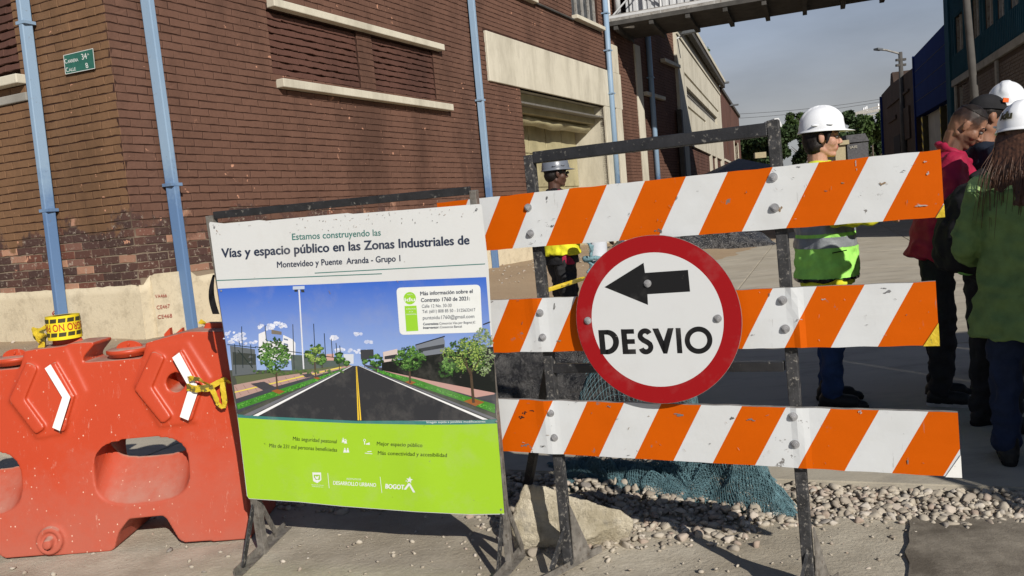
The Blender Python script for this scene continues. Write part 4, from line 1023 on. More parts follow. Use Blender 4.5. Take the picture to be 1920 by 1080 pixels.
for (u, va, vb) in ((1.5395, .56, .628),): pass
# yellowed corner stickers at the right ends, and wear on the planks
def pmap(k, e=.0009):
    u0, u1, v0, v1, dv, off = OFFS[k]
    def f(x, y, o):
        u, v = BO.uv(x, y); i = min(1, max(0, (u-u0)/(u1-u0))); va = v0+dv[0]*i; vb = v1+dv[1]*i; t = min(1, max(0, (v-va)/(vb-va)))
        return bpt(u, va+(vb-va)*t, off(u, t)+e+o-.0006)
    return f
for k, mt in ((0, 'tape'), (1, 'tape'), (2, 'reflector')):
    u0, u1, v0, v1, dv, off = OFFS[k]; vb = v1+dv[1]; a = .028 if k == 0 else .052
    mb = MB(); mb.prism([bpt(u, v, off(u1, 1)+.004) for u, v in ((u1+.0012, vb+.0012), (u1-a*.85, vb+.0012), (u1+.0012, vb-a*1.35))], -BNV*.003); mb.build('corner_sticker', M[mt], ba)
SC = {0: [(1238, 433, 9, 3, 0), (1462, 393, 4, 6, 1), (1549, 358, 4, 1.6, 0), (1605, 309, 2, 8, 2), (1497, 313, 5, 1.4, 3), (1580, 343, 4, 1.5, 1), (1655, 345, 7, 2.5, 1), (1740, 325, 3, 4, 2), (1735, 303, 4, 2, 2), (1560, 300, 3.5, 3, 2), (1725, 385, 12, 2, 2), (1026, 373, 2, 4, 0), (1036, 423, 5, 1.5, 0), (1270, 370, 1.4, 3, 0), (1180, 400, 1.2, 2, 0), (1400, 360, 1.5, 2, 0), (1695, 320, 4, 1.5, 0)],
      1: [(1665, 547, 8, 3.5, 3), (1658, 541, 5, 1.5, 3), (1545, 561, 5, 2, 2), (1040, 575, 2, 5, 0), (1442, 552, 2, 3, 0), (1500, 598, 5, 2, 2), (1049, 640, 5, 2.2, 1), (1412, 628, 4, 1, 0), (1700, 590, 1.2, 1.2, 0)],
      2: [(983, 774, 4.5, 3, 4), (979, 782, 5, 3, 4), (998, 770, 4, 1.6, 4), (985, 834, 9, 2.5, 3), (1278, 778, 12, 2.5, 3), (1374, 784, 6, 3, 0), (1408, 787, 8, 2.6, 3), (1613, 772, 5, 3, 2), (1702, 864, 2, 6, 3), (1142, 762, 3, 2, 3), (1018, 836, 4, 2.4, 0), (1332, 831, 2, 1.4, 0), (1217, 780, 1.2, 1.2, 1)]}
WC = [(.12, .115, .11), (.26, .18, .11), (.40, .36, .34), (.17, .17, .175), (.02, .018, .017)]
rw = random.Random(9)
for k in range(3):
    pr = Print(pmap(k))
    for x, y, rx, ry, c_ in SC[k]:
        for q_ in range(9):
            cx, cy = x+rw.gauss(0, rx*.45), y+rw.gauss(0, ry*.45); m_ = 7; sx, sy = rx*rw.uniform(.12, .5), ry*rw.uniform(.15, .55)
            pr.raw([(cx+sx*math.cos(j*6.283/m_)*rw.uniform(.6, 1.3), cy+sy*math.sin(j*6.283/m_)*rw.uniform(.6, 1.3)) for j in range(m_)], [tuple(range(m_))], WC[c_])
    for q_ in range(34):
        x = rw.uniform(960, 1750); tt = (x-905)/857.; yt, yb = [(370-104*tt, 468-76*tt), (563-49*tt, 661-27*tt), (747+13*tt, 845+36*tt)][k]; y = yt+(yb-yt)*(rw.random()**(2.2 if rw.random() < .5 else .45)); a = rw.uniform(-.5, 1.9); l = rw.uniform(1, 7)
        y = min(max(y, yt+3), yb-3); x2, y2 = x+math.cos(a)*l, min(max(y+math.sin(a)*l, yt+2), yb-2); pr.line((x, y), (x2, y2), rw.uniform(.3, .8), WC[rw.choice((0, 0, 3, 1, 2))])
    w_ = pr.build('paint_wear', M['sign_print'], ba); w_['kind'] = 'stuff'
vl, vr = zero_v(.2), zero_v(1.1)
for (u0, u1, vg) in ((.178, .216, vl), (1.075, 1.113, vr)):
    mb = MB(); c0_ = bpt((u0+u1)/2, -.14, -PTH-.02); c1_ = bpt((u0+u1)/2+.012, vg-.02, -PTH-.02); mb.beam(c0_, c1_, u1-u0, .036, BNV)
    bevel(mb.build('post', M['dusty_black'] if True else None, ba), .003)
    # splayed foot: gusset, skid and rear brace
    f = bpt((u0+u1)/2+.012, vg, -PTH-.02); f[2] = 0; back = -np.array([BNV[0], BNV[1], 0]); back = nrm(back)
    sk = nrm(back*.92+EX*.35)
    mb = MB(); mb.beam(f+sk*.17+Z3*.012, f-sk*.42+Z3*.012, .038, .010); mb.beam(f+sk*.17+Z3*.02+EX*.017, f-sk*.42+Z3*.02+EX*.017, .003, .03); mb.build('skid', M['bare_steel'], ba)
    for sgn in (1, -1):
        mb = MB(); mb.beam(f+sk*.10*sgn+Z3*.03, f+Z3*.17, .03, .010, EX); mb.build('foot_brace', M['dusty_black'], ba)
    mb = MB(); mb.prism([f+EX*.02+Z3*.26, f+EX*.02+sk*.10+Z3*.03, f+EX*.02+Z3*.03], EX*.004); mb.build('gusset', M['bare_steel'], ba)
def rail(v, h, u0=.216, u1=1.075, dvv=0.0):
    mb = MB(); mb.beam(bpt(u0, v, -PTH-.02), bpt(u1, v+dvv, -PTH-.02), .034, h, -EY); return bevel(mb.build('rail', M['black_paint'], ba), .003)
rail(-.128, .044, dvv=.016); rail(.684, .034)
# rear leg, leaning back behind the left post
mb = MB(); a = bpt(.20, .66, -.06); b = G(985, 935, .0); mb.beam(a, b, .034, .034, BNV); mb.build('rear_leg', M['black_paint'], ba)
BOLTS = [(988.5, 389), (993, 438), (1449, 332), (1451.5, 389.5), (1011, 587), (1016, 633), (1467, 563), (1472, 617), (1031, 775.5), (1038, 821.5), (1487, 782), (1490.5, 834)]
for x, y in BOLTS:
    c = BO.px(x, y, .012); mb = MB(); mb.disc(c-BNV*.010, BNV, .0145, .004, 18); mb.disc(c-BNV*.006, BNV, .0095, .006, 18); mb.disc(c, BNV, .005, .004, 10); mb.build('bolt', M['bolt'], ba)

# ---------------- round detour sign
SGP = Plane(BO.at(0, 0, .034), EX, EY)
cs_ = SGP.px(1228.5, 600)
sg = thing('detour_sign', 'round red bordered DESVIO sign with a black arrow pointing left', 'sign', cs_)
mb = MB(); n_ = 72; mb.prism([cs_+(EX*math.cos(2*math.pi*i/n_)+EY*math.sin(2*math.pi*i/n_))*.2995 for i in range(n_)], -BNV*.004); mb.build('sign_plate', M['plank_edge'], sg)
pr = Print(lambda x, y, o: SGP.px(x, y, o)); red = (.30, .006, .009); wht = (.62, .635, .64); blk = (.012, .012, .013)
for r0_, r1_, cc in ((0, .2385, wht), (.2385, .2985, red)):
    N_ = 96; ring = []
    for k in range(N_):
        th = 2*math.pi*k/N_
        for r in (r0_, r1_): ring.append(pix(cs_+(EX*math.cos(th)+EY*math.sin(th))*r))
    pr.raw(ring, [(2*k, 2*((k+1) % N_), 2*((k+1) % N_)+1, 2*k+1) for k in range(N_)], cc, .0008)
q = lambda x, y: (1040+x/3, 420+y/3)
pr.poly([q(*p) for p in ((280, 355), (500, 218), (508, 275), (750, 258), (762, 380), (522, 395), (525, 455))], blk, lay=.0012)
pr.build('sign_face', M['sign_print'], sg)
pr = Print(lambda x, y, o: SGP.px(x, y, .0013))
def band(o_, i_, col):   # filled band between two point rows
    n = len(o_); pr.raw([q(*p) for p in o_]+[q(*p) for p in i_], [(k, k+1, n+k+1, n+k) for k in range(n-1)], col)
def arc(cx, cy, rx, ry, a0, a1, n=24): return [(cx+rx*math.cos(math.radians(a0+(a1-a0)*k/n)), cy+ry*math.sin(math.radians(a0+(a1-a0)*k/n))) for k in range(n+1)]
P4 = lambda *a: pr.raw([q(*p) for p in a], [tuple(range(len(a)))], blk)
P4((245, 597), (277, 596), (290, 733), (258, 733))                       # D
band(arc(296, 664.5, 66, 69, -95, 95), arc(290, 664.5, 39, 42, -95, 95), blk); P4((276, 596), (300, 595.5), (300, 622), (279, 622)); P4((286, 706), (300, 706), (300, 733.5), (288, 733))
P4((372, 592), (403, 592), (416, 732), (384, 732)); P4((400, 592), (445, 591), (447, 617), (402, 618)); P4((404, 648), (450, 647), (452, 674), (407, 675)); P4((410, 705), (456, 704), (458, 731), (412, 732))
# S as one stroke
sp = arc(508, 628, 27, 27, -25, -195, 16)+[(484, 640), (500, 654), (520, 664), (536, 676)]+arc(514, 693, 27, 26, -10, 165, 16)
sp = [np.array(p) for p in sp]; o1 = []; o2 = []
for k in range(len(sp)):
    d = sp[min(k+1, len(sp)-1)]-sp[max(k-1, 0)]; d = d/np.hypot(*d); nn_ = np.array([-d[1], d[0]])*14.5; o1.append(tuple(sp[k]+nn_)); o2.append(tuple(sp[k]-nn_))
band(o1, o2, blk)
P4((549, 588), (583, 587), (624, 682), (618, 729), (612, 729)); P4((669, 585), (636, 586), (606, 682), (612, 729), (634, 729))          # V
P4((680, 585), (708, 585), (719, 727), (690, 727))                       # I
band(arc(809.5, 653.5, 78, 77, 0, 360, 48), arc(809.5, 653.5, 49, 48, 0, 360, 48), blk)   # O
pr.build('lettering', M['sign_print'], sg)
for x, y in ((1214.5, 531.5), (1102.5, 601), (1346, 597)):
    c = SGP.px(x, y, .002); mb = MB(); mb.disc(c, BNV, .0135, .003, 18); mb.disc(c+BNV*.003, BNV, .0085, .005, 16); mb.disc(c+BNV*.008, BNV, .004, .003, 10); mb.build('bolt', M['bolt'], sg)

# ================================================================== INFORMATION BOARD
QX = -vdir(-3696, 683.6); QY = vdir(1527.7, 8461); QY = nrm(QY-QX*(QY@QX))
QP = Plane(G(972, 1068), QX, QY)
if QP.n[1] > 0: QP.n = -QP.n
QO = QP.px(392, 418); QP.o = QO
ib = thing('information_board', 'printed project board with a picture of a road on a steel frame with splayed feet', 'sign board', np.array([QP.px(720, 700)[0], QP.px(720, 700)[1], 0]))
def qwave(p):
    u = float((p-QO)@QX); v = float((p-QO)@QY)
    w_ = .0024*math.sin(u*7+v*3)*math.sin(v*4.5)+.006*math.exp(-((u-.83)/.10)**2-((v-1.08)/.22)**2)+.004*math.exp(-((u-.35+v*.1)/.05)**2)*max(0, v-.7)
    return w_*min(1, max(0, v+.1)*6)
def qmap(x, y, off):
    p = QP.px(x, y, 0); return QP.px(x, y, off+qwave(p))
# tin sheet behind the print, with bent top edge
TOP = [(392, 420), (393.5, 416), (420, 419), (470, 414.5), (486, 412.5), (500, 414), (560, 408), (620, 402.5), (652, 399.5), (662, 401), (760, 393.5), (830, 388), (898, 382.5)]
BOT = [(945.5, 964.5), (880, 965), (780, 960), (640, 949.5), (560, 941.5), (467, 935.5)]
outl = TOP+[(903, 384), (916, 500), (931, 786)]+BOT+[(463, 930), (445, 778), (409, 545)]
pr = Print(qmap, L=24)
S_ = srgb
pr.poly(outl, S_(208, 210, 210), lay=.0)
ps = Print(lambda x, y, o: qmap(x, y, -.003), L=60); ps.poly(outl, S_(120, 115, 110)); ps.build('backing_sheet', M['plank_edge'], ib)
teal = S_(58, 118, 112); navy = S_(42, 52, 74); gry = S_(105, 110, 120); W_ = S_(225, 228, 226)
def T(*a, **k): pr.text(*a, **k)
# picture
sky_t, sky_b = S_(58, 102, 196), S_(150, 174, 218)
IMG_T = [(408, 541.5), (500, 536.5), (600, 533), (700, 528.5), (800, 524), (911.5, 519.5)]
bot_y = lambda x: 777+(x-446)*.0195+3.5*math.sin(math.pi*min(1, max(0, (x-446)/485)))
pts = [(x, y, 0) for x, y in IMG_T]
colA = [sky_t]*6+[sky_b]*2
pr.poly(IMG_T+[(925, 694), (431, 694)], colA, L=15)
pr.poly([(431, 694), (925, 694), (931, 787), (670, 788), (446, 780)], S_(74, 78, 70))
rp = random.Random(5)
def clump(cx, cy, rx, ry, n, cols, rmin=1.6, rmax=4.2):
    pr.step = 2e-7
    if n > 80: n = int(n*1.9); rmin *= .62; rmax *= .66
    for i in range(n):
        a = rp.uniform(0, 6.28); r = math.sqrt(rp.random()); x, y = cx+math.cos(a)*r*rx, cy+math.sin(a)*r*ry; s = rp.uniform(rmin, rmax)
        k = 6; pr.raw([(x+s*math.cos(j*6.283/k+a)*rp.uniform(.7, 1.2), y+s*math.sin(j*6.283/k+a)*.8*rp.uniform(.7, 1.2)) for j in range(k)], [tuple(range(k))], rp.choice(cols))
    pr.step = 2.5e-5
cloud = [S_(205, 212, 232), S_(222, 226, 240), S_(188, 198, 226)]
for cx, cy, rx, ry, n in ((500, 613, 15, 5, 18), (524, 610, 14, 7, 22), (440, 630, 24, 9, 26), (455, 640, 26, 6, 20), (628, 633, 8, 3, 10), (672, 627, 10, 2.5, 8), (690, 641, 8, 3, 8), (668, 657, 40, 5, 14)): clump(cx, cy, rx, ry, n, cloud, 2, 5)
B_ = pr.poly
B_([(485, 626), (497, 621), (499, 640), (530, 640), (531, 628), (548, 636), (554, 643), (554, 676), (485, 676)], S_(225, 226, 230)); B_([(509, 618), (528, 622), (528, 628), (509, 626)], S_(120, 112, 100))
for k in range(4): B_([(532, 634+k*9), (540, 636+k*9), (540, 639+k*9), (532, 637+k*9)], S_(110, 125, 150))
B_([(431, 648), (478, 655), (482, 700), (436, 705)], S_(96, 102, 106)); B_([(436, 660), (480, 664), (480, 684), (437, 684)], S_(60, 66, 62))
B_([(545, 665), (612, 668), (655, 678), (655, 690), (548, 700)], S_(84, 96, 92)); B_([(612, 664), (626, 663), (626, 676), (612, 676)], S_(200, 160, 150)); B_([(644, 664), (663, 664), (663, 682), (646, 682)], S_(205, 210, 218))
for x0, y0, y1 in ((453, 612, 690), (440, 645, 702), (497, 610, 640), (549, 608, 692), (588, 607, 660), (608, 625, 670), (621, 635, 670), (630, 643, 672), (637, 648, 673), (448, 640, 650), (470, 646, 690)): pr.line((x0, y0), (x0+2.5, y1), 1.4, S_(38, 48, 52))
for a, b in (((426, 646), (480, 652)), ((446, 656), (474, 690)), ((478, 650), (640, 672))): pr.line(a, b, 1.3, S_(30, 45, 42))
pr.line((560.7, 543), (569.5, 694), 2.6, S_(215, 218, 225)); B_([(549, 537), (571, 536), (571, 542), (549, 543)], S_(190, 200, 215)); B_([(552, 543), (558, 543), (558, 547), (552, 547)], S_(50, 55, 60)); B_([(564, 543), (570, 543), (571, 548), (565, 548)], S_(50, 55, 60))
# ground of the picture, left
VPx, VPy = 666, 686
B_([(440, 706), (600, 690), (655, 684), (664, 687), (560, 712), (447, 742), (443, 712)], S_(92, 100, 72))
B_([(438, 722), (520, 706), (600, 695), (655, 685), (662, 686.5), (600, 702), (505, 728), (443, 748)], S_(176, 146, 138))
for k in range(12): a = k/12; pr.line((440+a*190, 724-a*33), (452+a*186, 741-a*42), .8, S_(140, 108, 100))
pr.line((440, 735.5), (640, 688.5), 2.2, S_(225, 205, 90)); B_([(470, 719.5), (495, 715.5), (517, 726), (494, 732)], S_(66, 66, 72)); B_([(566, 702), (583, 700), (590, 705), (574, 708)], S_(66, 66, 72))
B_([(442, 748), (505, 728), (600, 702), (661, 686.5), (664, 687), (600, 712), (512, 745), (444, 776)], S_(66, 68, 76))
B_([(443, 757), (505, 736), (600, 706), (650, 690), (655, 691), (600, 713), (516, 744), (446, 768)], S_(62, 128, 44))
# right
B_([(680, 683), (720, 690), (800, 708), (930, 738), (930, 776), (800, 730), (690, 690)], S_(66, 68, 76))
B_([(716, 694), (790, 702), (927, 735), (928, 742), (893, 745), (790, 716)], S_(190, 150, 142)); B_([(893, 745), (928, 739), (929, 752), (912, 750)], S_(75, 75, 80))
B_([(690, 688), (722, 697), (780, 711), (873, 742), (928, 758), (928, 775), (872, 754), (800, 730), (720, 702)], S_(66, 130, 46))
for (x0, y0, x1, y1) in ((446, 762, 512, 738), (516, 741, 600, 711), (600, 709, 650, 692)): 
    for i in range(70): t = rp.random(); clump(x0+(x1-x0)*t, y0+(y1-y0)*t, 2, 3.4, 1, [S_(88, 160, 60), S_(48, 104, 34), S_(104, 172, 74)], .7, 1.6)
for (x0, y0, x1, y1) in ((778, 718, 872, 747), (705, 695, 762, 711), (893, 757, 928, 768)):
    for i in range(60): t = rp.random(); clump(x0+(x1-x0)*t, y0+(y1-y0)*t, 2, 3.2, 1, [S_(88, 160, 60), S_(48, 104, 34), S_(104, 172, 74)], .7, 1.6)
for cx, cy, s in ((521, 734, 11), (594, 709, 6), (769, 717, 9), (888, 754, 17)): B_([(cx-s*1.1, cy-s*.1), (cx-s*.1, cy-s*.42), (cx+s*1.2, cy+s*.0), (cx+s*.2, cy+s*.45)], S_(150, 92, 48))
B_([(660, 686), (673, 686), (910, bot_y(905)+1), (670, 789), (477, 779.5)], S_(50, 51, 55))
for t in (0, .5): pass
B_([(659.5, 686), (661, 686), (484, 780), (474, 779.5)], S_(235, 236, 238)); B_([(672.5, 686), (674, 686), (915, 786.5), (905, 787)], S_(235, 236, 238))
B_([(658, 686), (659.5, 686), (470, 779.5), (455, 779)], S_(110, 112, 120)); B_([(674.5, 686), (676, 686), (931, 785), (921, 786.5)], S_(110, 112, 120))
B_([(667.2, 687), (668, 687), (673.3, 788), (670.6, 788)], S_(240, 200, 60)); B_([(668.5, 687), (669.3, 687), (677.5, 788), (674.8, 788)], S_(240, 200, 60))
# right buildings and trees
B_([(676, 656), (700, 655), (701, 672), (677, 674)], S_(60, 62, 66)); B_([(718, 660), (745, 654), (746, 680), (720, 684)], S_(205, 190, 185)); B_([(721, 668), (744, 664), (744, 672), (721, 674)], S_(50, 52, 56))
B_([(779, 647), (831, 631.5), (834, 640), (834, 668), (786, 672)], S_(120, 126, 136)); pr.line((779, 647), (834, 630.5), 2, S_(36, 38, 42)); pr.line((906, 608.5), (919, 603.5), 2, S_(36, 38, 42)); B_([(784, 654), (833, 645), (833, 652), (786, 660)], S_(60, 64, 70))
B_([(716, 680), (790, 668), (925, 650), (930, 737), (800, 712), (716, 694)], S_(24, 28, 26))
g1 = [S_(92, 134, 62), S_(70, 112, 50), S_(50, 84, 38), S_(128, 166, 92), S_(36, 60, 30)]; g2 = [S_(140, 164, 78), S_(102, 134, 62), S_(64, 96, 44), S_(172, 186, 108), S_(46, 70, 34)]
def ptree(cx, cy, rx, ry, n, cols, tr, w_=3):
    for a, b in zip(tr[:-1], tr[1:]): pr.line(a, b, w_, S_(78, 64, 50))
    clump(cx, cy, rx*.9, ry*.9, n//3, cols[2:3]+cols[4:], 2, 4.4)
    for k in range(max(6, n//15)):
        a = rp.uniform(0, 6.28); r = math.sqrt(rp.random())*.78; px_, py_ = cx+math.cos(a)*r*rx, cy+math.sin(a)*r*ry; s_ = rp.uniform(.18, .34)
        clump(px_, py_+ry*s_*.35, rx*s_, ry*s_*.8, 8, cols[2:3]+cols[4:], .9, 2.4); clump(px_, py_, rx*s_, ry*s_*.8, 12, cols[:2], .8, 2.2); clump(px_-rx*s_*.2, py_-ry*s_*.4, rx*s_*.7, ry*s_*.45, 8, cols[:1]+cols[3:4], .6, 1.7)
ptree(513, 664, 33, 36, 330, g1, [(517, 690), (520, 730)]); ptree(590, 664, 20, 21, 170, g2, [(590, 675), (592, 708)], 2.5); ptree(605, 676, 8, 9, 40, g1, [(604, 680), (604, 690)], 1.5)
ptree(636, 671, 10, 10, 60, g1, [(636, 676), (636.5, 694)], 1.5); ptree(649, 679, 5, 5, 20, g1, [(649, 680), (649, 688)], 1)
clump(905, 660, 22, 46, 200, [S_(150, 165, 130), S_(120, 140, 95), S_(96, 116, 70)], 1.5, 4)
ptree(705, 676, 14, 13, 90, g1, [(706, 684), (706.5, 696)], 2); ptree(684, 678, 6, 6, 24, g1, [(684, 680), (684, 688)], 1.2); ptree(768, 672, 30, 26, 290, g1, [(768, 690), (769, 718)], 3.4)
ptree(872, 668, 44, 38, 420, g2, [(882, 690), (888, 755)], 5); ptree(838, 690, 18, 22, 150, g1, [(880, 700), (872, 670)], 2); pr.line((884, 700), (900, 672), 2, S_(62, 52, 44)); pr.line((882, 705), (866, 668), 2, S_(62, 52, 44))
clump(560, 697, 90, 4, 60, [S_(70, 100, 52), S_(88, 112, 62)], 1.5, 3)
# teal strip and lime field
st_t = [(445, 777), (500, 780.5), (560, 783.5), (670, 787.5), (800, 789.5), (870, 788.5), (931.5, 786)]; st_b = [(932, 794), (870, 796), (800, 796.5), (670, 794), (560, 789.5), (500, 786.5), (446, 783)]
pr.k = 6e-4; pr.poly(st_t+st_b, S_(62, 124, 120))
pr.poly(st_b[::-1]+[(945.5, 963)]+[(x, y-1) for x, y in BOT[1:]]+[(464, 931)], S_(158, 202, 46))
pr.k = 3e-4; pr.line((590, 512), (909.5, 494.8), 1.5, teal); pr.line((405.5, 526), (716, 513.2), 1.5, teal)
T('Estamos construyendo las', (548, 450), (714, 441.5), 12.2, teal, .014); T('Vías y espacio público en las Zonas Industriales de', (416, 482.8), (880, 457.6), 17, navy, .030)
T('Montevideo y Puente  Aranda - Grupo 1', (519.8, 501.8), (750.7, 489.6), 11.5, navy, .02)
def rrect(a, b, c, d, r=9):
    P_ = [np.array(p, float) for p in (a, b, c, d)]; o = []
    for i in range(4):
        p0, p1, p2 = P_[i-1], P_[i], P_[(i+1) % 4]; A = p1+(p0-p1)/np.linalg.norm(p0-p1)*r; B = p1+(p2-p1)/np.linalg.norm(p2-p1)*r
        for t in np.linspace(0, 1, 6): o.append(tuple((1-t)**2*A+2*t*(1-t)*p1+t*t*B))
    return o
pr.k = 7e-4; pr.poly(rrect((743, 539.5), (900.5, 533.5), (904.5, 623), (749.5, 628)), W_, L=15)
lime = S_(150, 204, 52)
pr.circle((768.4, 559.2), 11.5, 11.7, lime); pr.k += 3e-4; T('idu', (758.8, 565.3), (778, 564.5), 7.2, W_, .035); T('PUNTO', (763.5, 553.5), (773.5, 553.0), 1.8, W_)
B_([(758.6, 573.8), (780.8, 573), (784.4, 620.2), (761.9, 621.4)], lime)
pr.k += 2e-4; T('ATENCIÓN', (761.5, 580.6), (779.5, 579.9), 2.2, W_, .01); T('A LA', (766.5, 585.5), (774.5, 585.2), 2.2, W_, .01); T('CIUDADANÍA', (761, 590.6), (781, 590), 2.2, W_, .01)
T('Más información sobre el', (788.3, 553.8), (886.3, 549.2), 7.2, navy, .016); T('Contrato 1760 de 2021:', (789.5, 566.2), (881, 562.8), 7.2, navy, .016)
T('Calle 12 No. 30-30', (791, 577), (847, 575.2), 6, gry); T('Tel: (601) 808 85 50 - 3125632417', (792, 587), (891.5, 583.6), 6, gry); T('puntoidu1760@gmail.com', (793, 599), (889.5, 596), 6.6, gry)
T('Contratista:', (793.5, 609.7), (822.5, 608.6), 4.4, navy, .016); T('Consorcio Vías por Bogotá JC', (824, 608.5), (891.5, 606), 4.4, gry); T('Interventor:', (793.8, 616.6), (823.5, 615.5), 4.4, navy, .016); T('Consorcio Bancal', (825, 615.4), (866, 613.9), 4.4, gry)
pr.k = 1.0e-3
T('Imagen sujeta a posibles modificaciones', (800, 793.5), (910, 792), 4.2, W_)
dk = S_(40, 52, 30); pr.step = 1e-5
T('Más seguridad peatonal', (549, 825.5), (631, 831.3), 7, dk, .010); T('Más de 231 mil personas beneficiadas', (504.8, 838.4), (631.8, 847), 7, dk, .010)
T('Mejor espacio público', (706.5, 835), (791.8, 838.4), 7, dk, .010); T('Más conectividad y accesibilidad', (708.4, 852.4), (837.8, 857), 7, dk, .010)
# small pictograms
for cx, cy in ((643.5, 825.5), (648, 827.5)): pr.circle((cx, cy-3.4), 1.2, 1.2, W_, 10); B_([(cx-3, cy-1), (cx+3, cy-2), (cx+1.5, cy+1), (cx+3.4, cy+4), (cx-3.4, cy+4), (cx-1.2, cy+1)], W_)
for cx, cy in ((646.5, 844.5), (652, 844.5)): pr.circle((cx, cy-3.6), 1.2, 1.2, W_, 10); B_([(cx-1.5, cy-2), (cx+1.5, cy-2), (cx+3, cy+4), (cx-3, cy+4)], W_)
pr.circle((683.5, 825.5), 2.4, 2.6, W_, 12, .6); B_([(682.6, 828), (684.2, 828), (684.4, 833.5), (682.8, 833.5)], W_); B_([(686, 832), (693, 829.5), (693.4, 834), (686, 833.6)], W_)
B_([(684, 849), (698, 850.4), (698, 851.6), (684, 850.2)], W_); B_([(688, 846.4), (696, 845.6), (697, 847), (689, 847.6)], W_)
B_([(585.5, 885.8), (601.8, 886), (602.6, 900), (594.8, 906), (587.3, 902)], W_); B_([(588, 890), (600, 890), (600.4, 899), (594.5, 903), (589, 900)], S_(150, 196, 50)); B_([(590.5, 892), (594.2, 894), (598, 892), (597, 897), (594.3, 900.5), (591.6, 897)], W_)
T('ALCALDÍA MAYOR', (583.8, 909.6), (607, 911), 1.7, W_); T('DE BOGOTÁ D.C.', (585, 912.6), (606, 914), 1.7, W_)
pr.line((614.5, 887), (617.2, 915.5), .9, W_); pr.line((712.7, 894), (716, 924), .9, W_)
T('INSTITUTO DE', (650, 899.4), (676.8, 900.6), 3.2, W_); T('DESARROLLO URBANO', (624.8, 908.6), (704.8, 913), 7, W_, .016); T('BOGOT', (722.8, 915.8), (757.5, 917.8), 8.6, W_, .04)
B_([(757, 918), (765.5, 906), (769, 906.4), (778.6, 923.2), (774.6, 923.4), (767.2, 910.6), (761.2, 918.3)], W_)
B_([(767.9+(6.8 if i % 2 == 0 else 2.9)*math.sin(i*math.pi/5+.15), 900-(6.8 if i % 2 == 0 else 2.9)*math.cos(i*math.pi/5+.15)) for i in range(10)], W_); pr.circle((761.5, 902), 1.1, 1.1, W_, 8)
pr.k = 1.3e-3
for i in range(90):      # scuffs and flecks
    if rp.random() < .75: u = rp.random(); x = 398+u*500; y = 418-u*34+2+26*rp.random()**1.8
    else: x = rp.uniform(420, 925); y = rp.uniform(430, 950)
    if x < 392+(y-418)*.14+6: continue
    a = rp.uniform(0, 3.14); l = rp.uniform(.6, 3.2)*(2.4 if rp.random() < .12 else 1); pr.line((x, y), (x+math.cos(a)*l, y+math.sin(a)*l), rp.uniform(.35, 1.1), S_(*rp.choice(((90, 80, 72), (130, 118, 108), (60, 55, 52), (150, 120, 100)))))
pr.build('printed_face', M['print'], ib)
# frame
def qb(a, b, w_, h_, name, mat, off=-.02): mb = MB(); mb.beam(a, b, w_, h_, QP.n); return bevel(mb.build(name, mat, ib), .002)
tl, trr = QP.px(399, 404, -.022), QP.px(898, 356, -.022); bl = QP.px(495, 1038, -.022); br = QP.px(957, 1070, -.022)
bl[2] = .0; br[2] = 0
tl = bl+(-QY)*float((tl-bl)@-QY); trr = br+(-QY)*float((trr-br)@-QY)
qb(tl, bl, .034, .034, 'post', M['bare_steel']); qb(trr, br, .026, .034, 'post', M['bare_steel'])
qb(tl+QX*.017, trr-QX*.013, .03, .018, 'top_rail', M['black_paint'])
for (f, fb_, rb_, s0_, s1_) in ((bl, (456, 1068), (520, 1008), (541, 990), (446, 1082)), (br, (934, 1084), (981, 1036), (996, 1023), (930, 1100))):
    top_ = f-QY*.235; fb_, rb_, s0_, s1_ = (G(*p_) for p_ in (fb_, rb_, s0_, s1_)); sd_ = nrm(np.cross(nrm(s0_-s1_), Z3))
    mb = MB(); mb.beam(s0_+Z3*.004, s1_+Z3*.004, .034, .004); mb.beam(s0_+Z3*.019-sd_*.015, s1_+Z3*.019-sd_*.015, .004, .030); mb.build('skid', M['bare_steel'], ib)
    mb = MB(); mb.beam(top_-QX*.006+QP.n*.012, fb_+Z3*.008, .030, .006, sd_); mb.build('foot_brace', M['dusty_black'], ib)
    mb = MB(); mb.beam(top_+QX*.012-QP.n*.01, rb_+Z3*.012, .028, .006, sd_); mb.build('foot_brace', M['bare_steel'], ib)
mb = MB(); mb.beam(QP.px(470, 930, -.03), QP.px(940, 958, -.03), .02, .02, QP.n); mb.build('bottom_rail', M['bare_steel'], ib)
for x, y in ((895, 392), (400, 425), (932, 790), (941, 955), (413, 545)):
    mb = MB(); mb.disc(QP.px(x+ (2 if x < 500 else -1), y, .004), QP.n, .004, .002, 10); mb.build('rivet', M['bolt'], ib)
# strap of torn black cloth tied to the left post
mb = MB(); vs = []
for i in range(15):
    t = i/14
    for j in range(4):
        s = j/3; x = 402-8*math.sin(t*3.1)*(1-.3*s)+s*(4+9*t)-3; y = 515+t*74
        vs.append(QP.px(x, y, -.05-.02*math.sin(t*9+j)))
mb.add(vs, [(i*4+j, i*4+j+1, (i+1)*4+j+1, (i+1)*4+j) for i in range(14) for j in range(3)]); tag(mb.build('cloth_strip', M['black_cloth'], None, True), 'torn black cloth strip hanging at the left edge of the printed board', 'cloth')

